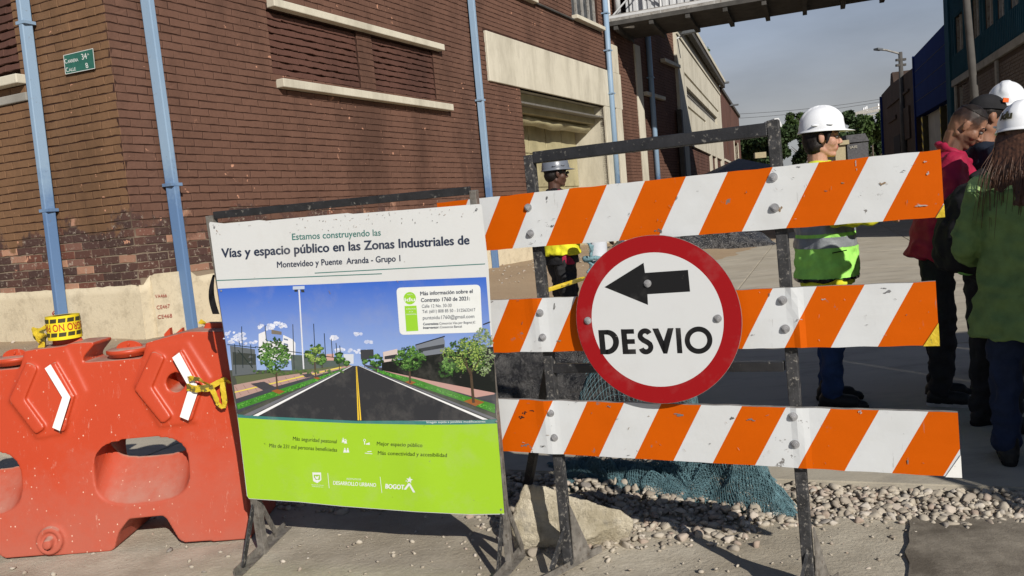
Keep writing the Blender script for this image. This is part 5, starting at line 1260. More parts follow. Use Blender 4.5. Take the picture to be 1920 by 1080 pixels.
# ================================================================== WATER-FILLED PLASTIC BARRIER
Y0 = 3.63; LEAN = .13; TH = .43
BPL = Plane((0, Y0, 0), (1, 0, 0), nrm((0, LEAN, 1)))
def bx(x, y): p = BPL.px(x, y); return float(p[0]), float(p[2])
XR = bx(468, 1005)[0]
def r7(x, y): return (x/4.5, 580+y/4.5)
def r8(x, y): return (240+x/4.91, 600+y/4.91)
topline = [(44, 658), (124, 648), (130, 644), (172, 641), (177, 645), (157, 668), (153, 680), (262, 672), (268, 668), (273, 643), (315, 631), (350, 622), (420, 621)]
def off_px(pts): return [bx(*p) for p in pts]
tp = off_px(topline); per = bx(95, 750)[0]-bx(335, 750)[0]      # pattern pitch, negative to the left
left_tp = [(x+per, z) for x, z in tp[:7]]
zl = tp[6][1]
right = off_px([(452, 800), (470, 1008)]); right[-1] = (right[-1][0], .0)
bot = off_px([(345, 1018), (335, 1012), (313, 975), (305, 968), (240, 975), (222, 1000), (214, 1030), (205, 1038)]); bot = [(x, max(z, 0)) for x, z in bot]
botl = [(x+per*1.0+.0, z) for x, z in bot]
sh_ = bx(8, 1045)[0]-botl[0][0]; botl = [(x+sh_, z) for x, z in botl]
XLf = left_tp[0][0]-.06
poly = [(XLf, 0.0)]+[(XLf, left_tp[0][1]-.12)]+left_tp+[(tp[0][0]-.015, zl)]+tp+[(tp[-1][0]+.0, tp[-1][1]-.01)]+[right[0], right[1]]
lowb = [(right[1][0], 0)]+bot+botl
lowb = [p for p in lowb if p[0] > XLf+.02]
poly = poly+lowb[1:]
def xz(p, y): return np.array([p[0], y, p[1]])
mb = MB(); mb.prism([xz(p, 0) for p in poly], (0, TH, 0)); body = mb.build('shell', M['red_plastic'], None)
def boolean(mesh_mb, op):
    t = mesh_mb.build('tmp', M['red_plastic'], None); m_ = body.modifiers.new('b', 'BOOLEAN'); m_.operation = op; m_.object = t; m_.solver = 'EXACT'
    bake(body); bpy.data.objects.remove(t)
def slot(cx0, cx1, cz0, cz1):
    n = 28; pts = []
    for i in range(n):
        th = 2*math.pi*i/n; c_, s_ = math.cos(th), math.sin(th); e = .62
        pts.append(((cx0+cx1)/2+(cx1-cx0)/2*math.copysign(abs(c_)**e, c_), (cz0+cz1)/2+(cz1-cz0)/2*math.copysign(abs(s_)**e, s_)))
    rise = (cz1-cz0)*.60
    a = MB(); a.prism([xz(p, -.05)-Z3*rise*.05/(TH*.5) for p in pts], np.array([0, TH*.5+.051, rise*(TH*.5+.051)/(TH*.5)])); boolean(a, 'DIFFERENCE')
    a = MB(); a.prism([xz(p, TH+.05)-Z3*rise*.05/(TH*.5) for p in pts], np.array([0, -TH*.5-.051, rise*(TH*.5+.051)/(TH*.5)])); boolean(a, 'DIFFERENCE')
s0 = bx(176, 880); s1 = bx(354, 880); zz0 = bx(260, 945)[1]; zz1 = bx(270, 822)[1]
slot(s0[0], s1[0], zz0, zz1); e1 = bx(38, 880)[0]; slot(e1-(s1[0]-s0[0]), e1, zz0, zz1)
def raised(pts, dep):
    a = MB(); a.prism([xz(p, -dep) for p in pts], (0, dep+.03, 0)); boolean(a, 'UNION')
hexa = off_px([(46, 664), (124, 652), (163, 733), (124, 812), (70, 822), (17, 752)]); hexb = off_px([(278, 650), (352, 640), (396, 708), (370, 792), (300, 800), (252, 725)])
raised(hexa, .013); raised(hexb, .013)
chev = []
cA = [r7(*p) for p in ((232, 452), (262, 448), (322, 480), (327, 505), (228, 750), (396, 975), (390, 1003), (330, 1042), (308, 1028), (95, 758))]
cB = [r8(*p) for p in ((228, 298), (258, 288), (335, 328), (345, 352), (234, 610), (412, 868), (408, 892), (345, 940), (315, 925), (75, 634))]
wA = [r7(*p) for p in ((413, 487), (480, 436), (648, 722), (566, 1018), (547, 1025), (480, 985), (562, 722))]
wB = [r8(*p) for p in ((437, 318), (505, 272), (702, 615), (606, 905), (580, 922), (505, 880), (588, 600))]
for c_ in (cA, cB): raised(off_px(c_), .044)
for c_ in (wA, wB): raised(off_px(c_), .046)
cx, cz = r8(445, 585); cx, cz = bx(cx, cz); a = MB(); a.tube([(cx, -.1, cz), (cx, .2, cz+.02)], .046, 24); boolean(a, 'DIFFERENCE')
c = bx(97, 1012); a = MB(); a.tube([(c[0], -.03, c[1]), (c[0], .05, c[1])], .062, 28); boolean(a, 'UNION')
a = MB(); a.tube([(c[0], -.06, c[1]), (c[0], -.012, c[1])], .043, 24); boolean(a, 'DIFFERENCE')
a = MB(); a.tube([(c[0]+.004, -.06, c[1]-.006), (c[0]+.002, .03, c[1])], [.022, .03], 16); boolean(a, 'UNION')
col = bx(109, 645); a = MB(); a.tube([(col[0]+.004, TH*.42, col[1]-.03), (col[0]+.004, TH*.42, col[1]+.028)], .070, 28); boolean(a, 'UNION')     # collar under the tape roll
rm = body.modifiers.new('r', 'REMESH'); rm.mode = 'VOXEL'; rm.voxel_size = .0078; rm.use_smooth_shade = True
sm = body.modifiers.new('s', 'SMOOTH'); sm.factor = .5; sm.iterations = 4
bake(body)
me = body.data; n = len(me.vertices); co = np.empty(n*3); me.vertices.foreach_get('co', co); co = co.reshape(-1, 3)
ztop = bx(380, 621)[1]
def shape(x, y, z):
    zz = max(0, z); fo = 0.035*math.exp(-(zz/.22)**2*1.2)        # slightly flared foot
    f = Y0+LEAN*zz-.0*fo; b = Y0+TH-LEAN*zz; k = y/TH
    # top rounds over
    return f+(b-f)*k
co[:, 1] = [shape(*c_) for c_ in co]
co[:, 0] += 0
me.vertices.foreach_set('co', co.ravel()); me.update()
br_ = thing('plastic_barrier', 'water filled red orange plastic barrier with raised chevrons, in front of the brick corner', 'barrier', (float(XR-.6), Y0+.2, 0))
body.data.transform(Matrix.Translation((-(XR-.6), -(Y0+.2), 0))); body.parent = br_; body.data.materials.clear(); body.data.materials.append(M['red_plastic'])
def bpos(p, dep): return np.array([p[0], Y0+LEAN*p[1]-dep, p[1]])
for pts in ([(427, 482), (474, 449), (640, 722), (553, 1003), (490, 975), (573, 724)], ):
    mb = MB(); mb.prism([bpos(bx(*r7(*p)), .0485) for p in pts], (0, .002, 0)); mb.build('reflector', M['reflector'], br_)
mb = MB(); mb.prism([bpos(bx(*r8(*p)), .0485) for p in ((446, 330), (510, 283), (690, 612), (592, 900), (515, 868), (598, 602))], (0, .002, 0)); mb.build('reflector', M['reflector'], br_)
def capd(px_, py_, s=1.0):
    c = bx(px_, py_); c = np.array([c[0], Y0+TH*.5, c[1]]); o = br_
    mb = MB(); mb.tube([c-Z3*.01, c+Z3*.004, c+Z3*.008, c+Z3*.022, c+Z3*.028], [.092*s, .096*s, .104*s, .104*s, .094*s], 32); k = mb.build('filler_cap', M['red_plastic'], o, True)
    n = 14; pts = [c+np.array([.062*s*math.cos(math.pi*i/n), -.006, .024+.036*math.sin(math.pi*i/n)]) for i in range(n+1)]
    m2 = MB(); m2.prism(pts, (0, .014, 0)); m2.tube([c+np.array([0, -.012, .042]), c+np.array([0, -.005, .042])], .007, 10)
    q = m2.build('grip', M['red_plastic'], None); q.data.transform(Matrix.Translation([-v for v in origin(br_)])); q.parent = k; bevel(q, .003)
capd(226, 668); capd(8, 684)
# back part of the top ridge and a pair of lugs seen behind the crest
mb = MB(); a, b = bx(357, 617), bx(424, 616); mb.prism([np.array([a[0], 4.0-.13, a[1]-.05]), np.array([a[0]+.03, 4.0-.13, a[1]+.012]), np.array([b[0]+.02, 3.87, b[1]+.012]), np.array([b[0]+.03, 3.87, b[1]-.05])], (0, .05, 0)); bevel(mb.build('top_ridge', M['red_plastic'], br_), .008)
for (x0, x1) in ((277, 290), (298, 314)):
    mb = MB(); a = bx(x0, 640); b = bx(x1, 630); mb.prism([np.array([a[0], 3.93, a[1]-.05]), np.array([a[0]+.004, 3.93, a[1]+.008]), np.array([b[0], 3.93, b[1]+.014]), np.array([b[0], 3.93, b[1]-.05])], (0, .03, 0)); mb.build('lug', M['red_plastic'], br_)
# ---------------- roll of caution tape on the collar
c = np.array([col[0]+.004, Y0+TH*.45-.005, col[1]+.018])
tr_ = thing('tape_roll', 'roll of yellow caution tape sitting on top of the plastic barrier', 'tape', c)
R_ = .074; mb = MB(); n = 40
mb.add([c+np.array([R_*math.cos(2*math.pi*i/n), R_*math.sin(2*math.pi*i/n), z]) for z in (0, .112) for i in range(n)], [(i, (i+1) % n, n+(i+1) % n, n+i) for i in range(n)])
mb.add([c+np.array([r*math.cos(2*math.pi*i/n), r*math.sin(2*math.pi*i/n), .112]) for r in (R_, .040) for i in range(n)], [(i, (i+1) % n, n+(i+1) % n, n+i) for i in range(n)])
mb.build('wound_tape', M['yellow'], tr_, True)
mb = MB(); mb.tube([c+Z3*.005, c+Z3*.108], .0402, 24, caps=False); mb.build('core', M['card'], tr_, True)
cylm = lambda a, z, o=0: c+np.array([(R_+.0012+o)*math.sin(a), -(R_+.0012+o)*math.cos(a), z])
mb = MB()
for row in (0, 1):
    for k in range(-4, 5):
        a0 = k*.52+row*.05+.15; a1 = a0+.42; z0 = .016 if row == 0 else .082; z1 = z0+.019; vs = []
        for i in range(5):
            a = a0+(a1-a0)*i/4; vs += [cylm(a, z0), cylm(a+.05, z1)]
        mb.add(vs, [(2*i, 2*i+2, 2*i+3, 2*i+1) for i in range(4)])
mb.build('black_bars', M['tape_blk'], tr_)['kind'] = 'stuff'
v, f = text_geo('PELIGRO NO PASE', .01); v = v/np.array([v[:, 0].max(), CAP]); mb = MB()
vs = [cylm(2.45-x_*3.7, .075-y_*.034, .0004) for x_, y_ in v]; mb.add(vs, f); mb.build('lettering', M['tape_red'], tr_)
mb = MB(); vs = []     # crumpled loose end hanging on the left
for i in range(13):
    t = i/12
    for j in range(6):
        s = j/5; vs.append(c+np.array([-.07-.075*t+.012*math.sin(t*7+j), -.03+.03*math.sin(s*9+t*4)+.02*t, .085-.12*t*s-.03*t-.075*s+.01*math.sin(j*3+t*9)]))
mb.add(vs, [(i*6+j, i*6+j+1, (i+1)*6+j+1, (i+1)*6+j) for i in range(12) for j in range(5)]); mb.build('loose_end', M['tape'], tr_, True)
# ---------------- caution tape tied through the barrier
def ribbon(mb, pts, wd, twist=0.0, seed=0):
    pts = [np.array(p, float) for p in pts]; P2 = []
    for i in range(len(pts)-1):
        for t in np.linspace(0, 1, 6)[:-1]: P2.append(pts[i]*(1-t)+pts[i+1]*t)
    P2.append(pts[-1]); vs = []
    for i, p in enumerate(P2):
        d = nrm(P2[min(i+1, len(P2)-1)]-P2[max(i-1, 0)]); a = nrm(np.cross(d, (0, 1, 0))); b = np.cross(d, a)
        for s in (-1, -.4, .4, 1):
            th = twist*i/len(P2)+.5*noise.noise(Vector((i*.4, s, seed))); crump = .30*noise.noise(Vector((i*.6, s*2, seed+4)))
            vs.append(p+a*wd*.5*s*math.cos(th)+b*wd*.5*(s*math.sin(th)+crump))
    mb.add(vs, [(i*4+j, i*4+j+1, (i+1)*4+j+1, (i+1)*4+j) for i in range(len(P2)-1) for j in range(3)])
def on_b(x, y, d): p = bx(x, y); return bpos(p, d)
mb = MB()
ribbon(mb, [on_b(349, 719, -.03), on_b(360, 721, .06), on_b(380, 723, .075), on_b(402, 722, .06)], .035, .3, 1)
ribbon(mb, [on_b(363, 706, .066), on_b(372, 702, .085), on_b(388, 706, .08), on_b(403, 719, .06)], .026, 1, 2)
ribbon(mb, [on_b(402, 721, .055), on_b(416, 713, .05), on_b(430, 707, .05), on_b(437, 716, .035)], .026, .8, 3)
ribbon(mb, [on_b(402, 720, .055), on_b(409, 732, .055), on_b(414, 747, .05), on_b(417, 757, .045)], .026, .5, 4)
ribbon(mb, [on_b(425, 712, .05), on_b(426, 728, .055), on_b(428, 744, .05), on_b(427, 757, .045)], .028, .4, 5)
ribbon(mb, [on_b(413, 750, .05), on_b(422, 757, .055), on_b(430, 757, .05)], .02, .4, 6)
tag(mb.build('caution_tape', M['tape'], None, True), 'crumpled yellow caution tape knotted through the hole of the plastic barrier', 'tape')
mb = MB(); a = CORNER+WD*.62+WN*.16; mb2 = [WALL.px(374, 602, .2), WALL.px(382, 606, .22), WALL.px(392, 612, .2), WALL.px(398, 620, .2)]
ribbon(mb, mb2, .06, 1, 8); tag(mb.build('caution_tape', M['tape'], None, True), 'scrap of caution tape caught behind the second blue downpipe', 'tape')
mb = MB(); mb2 = [LEFT.px(132, 622, .2), LEFT.px(141, 626, .24), LEFT.px(152, 622, .24), LEFT.px(152, 640, .22)]
ribbon(mb, mb2, .03, 1, 9); tag(mb.build('caution_tape', M['tape'], None, True), 'thin caution tape tied round the foot of the left downpipe', 'tape')
mb = MB(); ribbon(mb, [bpt(.20, .385, -.05), bpt(.33, .352, -.12), bpt(.45, .335, -.2), bpt(.7, .33, -.4)], .017, .8, 11)
tag(mb.build('caution_tape', M['tape'], None, True), 'yellow tape strung behind the round sign from the barricade post', 'tape')

# ================================================================== ROCK, NET, PLASTIC
def rock():
    T_ = [G(982, 907, .27), G(1000, 908, .27), G(1062, 936, .20), G(1120, 950, .17), G(1166, 955, .15), G(1185, 975, .10), G(1150, 992, .07), G(1122, 1003, .055), G(1092, 1014, .05), G(1020, 1012, .055), G(962, 1010, .06), G(960, 985, .11), G(968, 950, .18)]
    bm = bmesh.new()
    for p in T_:
        bm.verts.new(p)
    c = sum(T_)/len(T_)
    for p in T_:
        q = c+(p-c)*.93; q[1] += .10*(1 if p[1] > c[1] else .3); q[2] = .0; bm.verts.new(q)
    for p in T_[:6]: bm.verts.new([p[0]*1.0+.01, p[1]+.10, max(.02, p[2]*.55)])
    bmesh.ops.convex_hull(bm, input=bm.verts)
    me = bpy.data.meshes.new('rock'); bm.to_mesh(me); bm.free(); me.materials.append(M['rock'])
    o = link(bpy.data.objects.new('rock', me)); r = o.modifiers.new('r', 'REMESH'); r.mode = 'VOXEL'; r.voxel_size = .007; r.use_smooth_shade = True; bake(o)
    me = o.data; me.update(); n = len(me.vertices); co = np.empty(n*3); me.vertices.foreach_get('co', co); co = co.reshape(-1, 3); nn = np.empty(n*3); me.vertices.foreach_get('normal', nn); nn = nn.reshape(-1, 3)
    d = np.array([.016*noise.noise(Vector(c_*7))+.007*noise.noise(Vector(c_*22))+.003*noise.noise(Vector(c_*60)) for c_ in co]); co += nn*d[:, None]
    me.vertices.foreach_set('co', co.ravel()); me.update(); me.materials.clear(); me.materials.append(M['rock'])
    tag(o, 'large pale yellowish limestone block lying at the left foot of the barricade', 'rock')
rock()
def sheet(name, corners, nu, nv, hf, mat, label, cat, wire=None, parent=None):
    """cloth draped over a heap: corners in plan, height from hf(u, v)"""
    a, b, c, d = [np.array(p, float) for p in corners]; V = []
    for i in range(nu+1):
        for j in range(nv+1):
            s, t = i/nu, j/nv; p = (a*(1-s)+b*s)*(1-t)+(d*(1-s)+c*s)*t; dx, dy, h = hf(s, t); V.append((p[0]+dx, p[1]+dy, h))
    R_ = nv+1; F = [(i*R_+j, (i+1)*R_+j, (i+1)*R_+j+1, i*R_+j+1) for i in range(nu) for j in range(nv)]
    me = bpy.data.meshes.new(name); me.from_pydata(V, [], F); me.materials.append(mat); me.polygons.foreach_set('use_smooth', [True]*len(F))
    o = link(bpy.data.objects.new(name, me))
    if wire: w_ = o.modifiers.new('w', 'WIREFRAME'); w_.thickness = wire; w_.use_even_offset = False; w_.use_replace = True; bake(o)
    if parent is None: tag(o, label, cat)
    else: o.parent = parent
    return o
N3 = lambda x, y, z: noise.noise(Vector((x, y, z)))
# black plastic over a heap behind the barricade's left post
def hf(s, t):
    e = math.sin(math.pi*min(1, max(0, s)))**.45*math.sin(math.pi*min(1, t))**.4
    n_ = abs(N3(s*5, t*4, 2))*.16+.10*abs(N3(s*13+t*6, t*9, 3))+.035*abs(N3(s*30, t*24, 4))
    return .06*N3(s*4, t*4, 8), .05*N3(s*4, t*4, 9), .06+e*(.63-.12*s+n_)
sheet('plastic_heap', [(-.5, 4.75, 0), (.78, 4.55, 0), (.95, 5.9, 0), (-.5, 6.1, 0)], 110, 80, hf, M['black_plastic'], 'heap under crumpled black plastic behind the left post of the barricade', 'plastic sheet')
def hf(s, t):
    e = math.sin(math.pi*s)**.5*math.sin(math.pi*t)**.5; n_ = abs(N3(s*13, t*3, 5))*.32+.10*N3(s*30, t*8, 3)
    return .1*N3(s*9, t*4, 8), .1*N3(s*9, t*4, 9), .05+e*(.40+.25*s+n_)
a = G(1095, 505); b = G(1462, 462); sheet('plastic_mound', [a+np.array([0, 0, 0]), b, b+np.array([.2, 2.6, 0]), a+np.array([.2, 2.6, 0])], 170, 40, hf, M['black_plastic'], 'long mound under glossy black plastic, farther back near the loading door', 'plastic sheet')
# teal net
nt_ = thing('debris_net', 'pile of teal construction netting trailing along the pavement edge', 'net', (1.0, 3.85, 0))
def mk_net(corners, nu, nv, hf, wire, name):
    o = sheet(name, corners, nu, nv, hf, M['net'], '', '', wire, nt_); o.data.transform(Matrix.Translation((-1.0, -3.85, 0))); return o
def net_h(seed, amp, lay):
    def f(s, t):
        bulge = math.exp(-((s-.82)/.12)**2)*.17+math.exp(-((s-.62)/.2)**2)*.02; e = math.sin(math.pi*t)**.8*min(1, (s+.02)*8)*max(0, min(1, (1.0-s)*9))**.7
        n_ = amp*(abs(N3(s*11+seed, t*3.2, seed))+.5*N3(s*26, t*7, seed))+.035*abs(math.sin(t*8+5*N3(s*3, t, seed)))*e; dx = .05*N3(s*9, t*5, seed+1); dy = .06*N3(s*8, t*4, seed+2)-.16*max(0, s-.72)*(1-t)
        return dx, dy, .012+.05*t+lay+e*(.025+bulge+n_*(.55+.6*s))
    return f
A_, B2, C_, D_ = G(1045, 908, .02), G(1498, 972, .0), G(1440, 893, .06), G(1030, 862, .08)
for k, (sd, am, lay, wi) in enumerate(((1, .15, 0, .0030), (5, .12, -.01, .0030), (9, .16, .006, .0026), (13, .10, -.02, .0030))): mk_net([A_, B2, C_, D_], 120-7*k, 40+5*k, net_h(sd, am, lay), wi, 'net_layer')
def hf(s, t):
    e = math.sin(math.pi*min(1, max(0, s)))**.5*math.sin(math.pi*t)**.4; return .05*N3(s*5, t*5, 8), .05*N3(s*5, t*5, 9), .10+e*(.56+.14*abs(N3(s*6, t*5, 2))+.04*N3(s*16, t*12, 1))
for k in range(1): mk_net([(.32, 4.5-.03*k, 0), (1.0, 4.35, 0), (1.15, 5.6, 0), (.25, 5.8, 0)], 36, 60, (lambda k: lambda s, t: (lambda r: (r[0]+.03*k, r[1], r[2]+.012*k))(hf(s, t)))(k), .0032, 'net_cover')
def hf2(s, t): r = hf(s, t); return r[0], r[1], r[2]-.03
sheet('plastic_bag_heap', [(.34, 4.55, 0), (.98, 4.4, 0), (1.1, 5.6, 0), (.28, 5.8, 0)], 60, 60, hf2, M['black_plastic'], 'black plastic wrapped bundle under the netting behind the round sign', 'plastic sheet')
# white pipe with tied rope beside the left worker
pp_ = thing('white_pipe', 'upright white plastic pipe with blue grey rope, beside the worker in the grey helmet', 'pipe', G(1128, 672, .06))
b0 = G(1128, 672, .06); mb = MB(); d7 = float((b0-CAM)@fw); top = P(1122, 452, d7); mb.tube([b0, top+Z3*.15], .082, 18); mb.build('pipe', M['pvc'], pp_, True)
mb = MB(); rr = random.Random(2); prev = P(1112, 440, d7-.1); pts = [prev]
for i in range(16): pts.append(P(1108+rr.uniform(-7, 6), 450+i*6, d7-.12+rr.uniform(-.03, .03)))
mb.tube(pts, .012, 6); pts = [P(1104+rr.uniform(-8, 8), 455+i*7, d7-.15+rr.uniform(-.03, .03)) for i in range(12)]; mb.tube(pts, .014, 6)
mb.tube([np.array([b0[0]+.085*math.cos(a), b0[1]+.085*math.sin(a), P(1128, 482, d7)[2]+.01*math.sin(a*3)]) for a in np.linspace(0, 6.28, 14)], .02, 6); mb.build('rope', M['rope'], pp_, True)
# ================================================================== PEOPLE
def head_prims(b, H_, nose=1.0, beard=0):
    """H_ maps head space (x forward, z up, origin at the middle of the head) to body space"""
    T_ = b.T; b.T = T_@H_
    b.ell((-.014, 0, .030), (.098, .077, .094)); b.ell((.022, 0, -.030), (.064, .060, .084)); b.ell((-.02, 0, -.02), (.078, .068, .07))
    for s in (-1, 1):
        b.cap((-.022, s*.050, -.060), (.042, s*.016, -.098), .021, .019); b.ell((.044, s*.036, -.028), (.034, .027, .036))
        b.ell((-.010, s*.079, -.008), (.019, .007, .032)); b.ell((-.018, s*.085, .000), (.012, .005, .024))
        b.ell((.095*nose, s*.011, -.036), (.010, .008, .008)); b.cap((.074, s*.042, .022), (.080, s*.012, .021), .010, .010)
    for s in (-1, 1): b.ell((.0735, s*.031, .012), (.0125, .016, .0085))
    b.ell((.060, 0, -.100), (.019, .024, .018)); b.cap((.078, 0, .014), (.104*nose, 0, -.030), .0095, .012); b.ell((.072, 0, -.062), (.016, .028, .026))
    b.cap((.082, -.016, -.058), (.082, .016, -.058), .007, .007); b.cap((.080, -.012, -.069), (.080, .012, -.069), .008, .008)
    b.T = T_
def hand_prims(b, w_, d, side, curl=.5):
    w_ = np.array(w_, float); d = nrm(d); a = nrm(np.cross(d, (0, side, .15))); s_ = nrm(np.cross(a, d))
    pm = w_+d*.055; b.cap(w_, pm, .024, .027); b.cap(w_+d*.03-s_*.018, w_+d*.075-s_*.026, .015, .012); b.cap(w_+d*.03+s_*.018, w_+d*.075+s_*.026, .015, .012)
    for k, ln in zip((-1.5, -.5, .5, 1.5), (.058, .070, .066, .052)):
        p = w_+d*.085+s_*k*.017; m_ = p+d*ln*.5+a*ln*.25*curl; e = m_+d*ln*.35+a*ln*.6*curl; b.cap(p, m_, .0085, .008); b.cap(m_, e, .008, .0068)
    t0 = w_+d*.03-s_*.026; t1 = t0-s_*.028+d*.028+a*.01; b.cap(t0, t1, .011, .0095); b.cap(t1, t1+d*.026+a*.01, .009, .008)
def helmet(mat, root, Hm, text=None):
    """hard hat: shell with a crown ridge and side ribs, brim and peak"""
    nA, nR = 48, 14; vs = []
    for j in range(nR+1):
        ph = (j/nR)*math.pi/2
        for i in range(nA):
            th = 2*math.pi*i/nA; r = math.cos(ph*.99)**.93 if j < nR else 0.02; x = .132*math.cos(th)*r; y = .110*math.sin(th)*r; z = .140*math.sin(ph)
            rd = 0
            if abs(math.degrees(math.asin(max(-1, min(1, math.sin(th)*r))))) < 13 and j > 3: rd = .006
            k = 1+rd/.12; vs.append((x*k-.006, y*k, z*k))
    fs = [(j*nA+i, j*nA+(i+1) % nA, (j+1)*nA+(i+1) % nA, (j+1)*nA+i) for j in range(nR) for i in range(nA)]; fs.append(tuple(nR*nA+i for i in range(nA)))
    base = len(vs); rows = []
    for q_, (rx, ry, z, vis) in enumerate(((.134, .112, 0, 0), (.135, .113, -.006, 0), (.141, .118, -.012, 1), (.139, .116, -.017, 1), (.132, .110, -.012, 0), (.126, .106, .01, 0))):
        for i in range(nA):
            th = 2*math.pi*i/nA; c_ = math.cos(th); pk = .052*max(0, c_)**2.2*vis; vs.append(((rx+pk)*c_-.006, ry*math.sin(th), z-.006*max(0, c_)**2*vis))
    for q_ in range(5):
        a = base+q_*nA; fs += [(a+(i+1) % nA, a+i, a+nA+i, a+nA+(i+1) % nA) for i in range(nA)]
    mb = MB(); mb.add(vs, fs)
    for s in (-1, 1):      # slot bosses on the sides
        for x in (-.05, .035): mb.obox((x, s*.108, .022), (.026, 0, 0), (0, .008, .002), (0, -.002, .007))
    A = np.array(Hm); mb.v = [tuple(A[:3, :3]@np.array(v)+A[:3, 3]) for v in mb.v]
    o = mb.build('hard_hat', mat, None, True); o.parent = root; sb = o.modifiers.new('s', 'SUBSURF'); sb.levels = 1; sb.render_levels = 1; bake(o)
    if text:
        v, f = text_geo(text, .06); v = (v-v.mean(0)); v = v/CAP*.036; s = text_side
        pts = []
        for x_, y_ in v:
            a = tx_ang+x_/.122*s; z = .055+y_; r = math.cos(math.asin(min(.99, z/.14)))**.93
            p = np.array([(.134*r+.010)*math.cos(a)-.006, (.112*r+.010)*math.sin(a), z+.004]); pts.append(A[:3, :3]@p+A[:3, 3])
        m2 = MB(); m2.add(pts, f); q = m2.build('lettering', M['tape_blk'], None); q.parent = root
    return o
text_side = 1; tx_ang = 0
SKINC = dict(skin_dark=(.075, .036, .024), skin_tan=(.30, .155, .10), skin_fair=(.47, .26, .185), skin_mid=(.27, .135, .085))
def person(loc, fwd, label, skin, s=1.0, yaw=0, tilt=0, lean=0, hat=None, hat_text=None, hair='hair', coat='black_cloth', coat_z=.86, coat_w=1.0, sleeves=None, legs='trousers_black', leg_w=1.0, shoes='shoe',
           armR=((-.03, -.26, 1.14), (.06, -.25, .90)), armL=((-.03, .26, 1.14), (.06, .25, .90)), vest=None, headfwd=0.0, vox=.0064, stance=.10, beard=False, rough_hair=False, vestz=(.84, 1.45)):
    rz = math.atan2(fwd[1], fwd[0]); root = thing('person', label, 'person', loc, None, rz); root.scale = (s, s, s)
    L_ = Matrix.Translation((0, 0, .95)) @ Matrix.Rotation(lean, 4, 'Y') @ Matrix.Translation((0, 0, -.95))    # forward lean of the upper body
    up_ = lambda p: np.array(L_ @ Vector(p))
    Hm = L_ @ Matrix.Translation((.015+headfwd, 0, 1.635)) @ Matrix.Rotation(yaw, 4, 'Z') @ Matrix.Rotation(tilt, 4, 'Y')
    # body, one continuous figure
    b = Blob(); hp = np.array(Hm @ Vector((-.03, 0, -.06)))
    b.cap(up_((-.02, 0, 1.42)), hp, .062, .055); b.cap((0, 0, .95), up_((0, 0, 1.38)), .10, .12); b.cap(up_((0, -.12, 1.40)), up_((0, .12, 1.40)), .06, .06)
    head_prims(b, Hm)
    for sd, arm in ((-1, armR), (1, armL)):
        sh = up_((0, sd*.165, 1.40)); el, wr = (up_(p) if p[2] > .95 else np.array(p) for p in arm); b.cap(sh, el, .046, .036); b.cap(el, wr, .036, .025); hand_prims(b, wr, np.array(wr)-np.array(el), sd)
        b.cap((0, sd*.09, .92), (.01, sd*stance, .48), .075, .05); b.cap((.01, sd*stance, .48), (-.02, sd*stance, .09), .05, .036); b.cap((-.02, sd*stance, .05), (.12, sd*(stance+.02), .035), .036, .03)
    bo = b.build('body', M[skin], root, vox, 3); Hi_ = Hm.inverted(); base = SKINC[skin]; me_ = bo.data
    a_ = me_.color_attributes.new('Col', 'FLOAT_COLOR', 'POINT'); cc = []
    ss = lambda x, a, b_: (lambda t: t*t*(3-2*t))(min(1, max(0, (x-a)/(b_-a))))
    for v_ in me_.vertices:
        q = Hi_ @ v_.co; c_ = np.array(base); nz_ = noise.noise(v_.co*90)*.008
        if q.length < .25:
            lip = ss(q.x, .070, .078)*ss(.026-abs(q.y), 0, .006)*ss(.0145-abs(q.z+.063), 0, .005); c_ = c_*(1-lip)+c_*np.array((.85, .52, .55))*lip
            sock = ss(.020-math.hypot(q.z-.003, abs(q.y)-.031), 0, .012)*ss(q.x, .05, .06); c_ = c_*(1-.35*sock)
            if beard:
                bz = ss(-.040-q.z+nz_-.25*max(0, .02-q.x), 0, .016)*ss(q.x+.03, 0, .02)*(1-lip)*ss(q.z+.150, 0, .02)
                mo = ss(.012-abs(q.z+.049), 0, .006)*ss(q.x, .06, .07)*ss(.034-abs(q.y), 0, .008); bz = max(bz*(1-.7*ss(.016-abs(q.z+.052), 0, .01)*ss(abs(q.y)-.028, 0, .01)*ss(q.x, .05, .06)), mo)
                line = .066-.55*max(0, -q.x-.03)-.02*ss(q.x, .06, .03)
                hz_ = ss(q.z-line+nz_, 0, .012)*(1 if q.x < .07 else 0); fade = ss(q.z+nz_, -.035, .045)*ss(.058-q.x+nz_, 0, .02)*(0 if (-.04 < q.x < .012 and q.z < .022 and abs(q.y) > .07) else 1)
                k_ = max(.62*bz, .97*hz_, .93*fade*(1 if q.z > -.03 else 0)); c_ = c_*(1-k_)+np.array((.014, .010, .009))*k_
        cc.append((*c_, 1))
    a_.data.foreach_set('color', np.array(cc, np.float32).ravel())
    body = root.children[0] if root.children else None
    # eyes, brows, hair
    def hpt(p): return np.array(Hm @ Vector(p))
    for sd in (-1, 1):
        mb = MB(); v, f = ICO2; mb.add(v*.0115+hpt((.0755, sd*.031, .002)), f); e = mb.build('eye', M['eye'], None, True); e.parent = root
        mb = MB(); mb.add(v*.0060+hpt((.0828, sd*.031, .002)), f); q = mb.build('iris', M['lens'], None, True); q.parent = e
        mb = MB(); mb.tube([hpt((.070, sd*.052, .026)), hpt((.086, sd*.034, .031)), hpt((.090, sd*.014, .027))], [.003, .0048, .004], 6); q = mb.build('eyebrow', M['hair'], None, True); q.parent = root
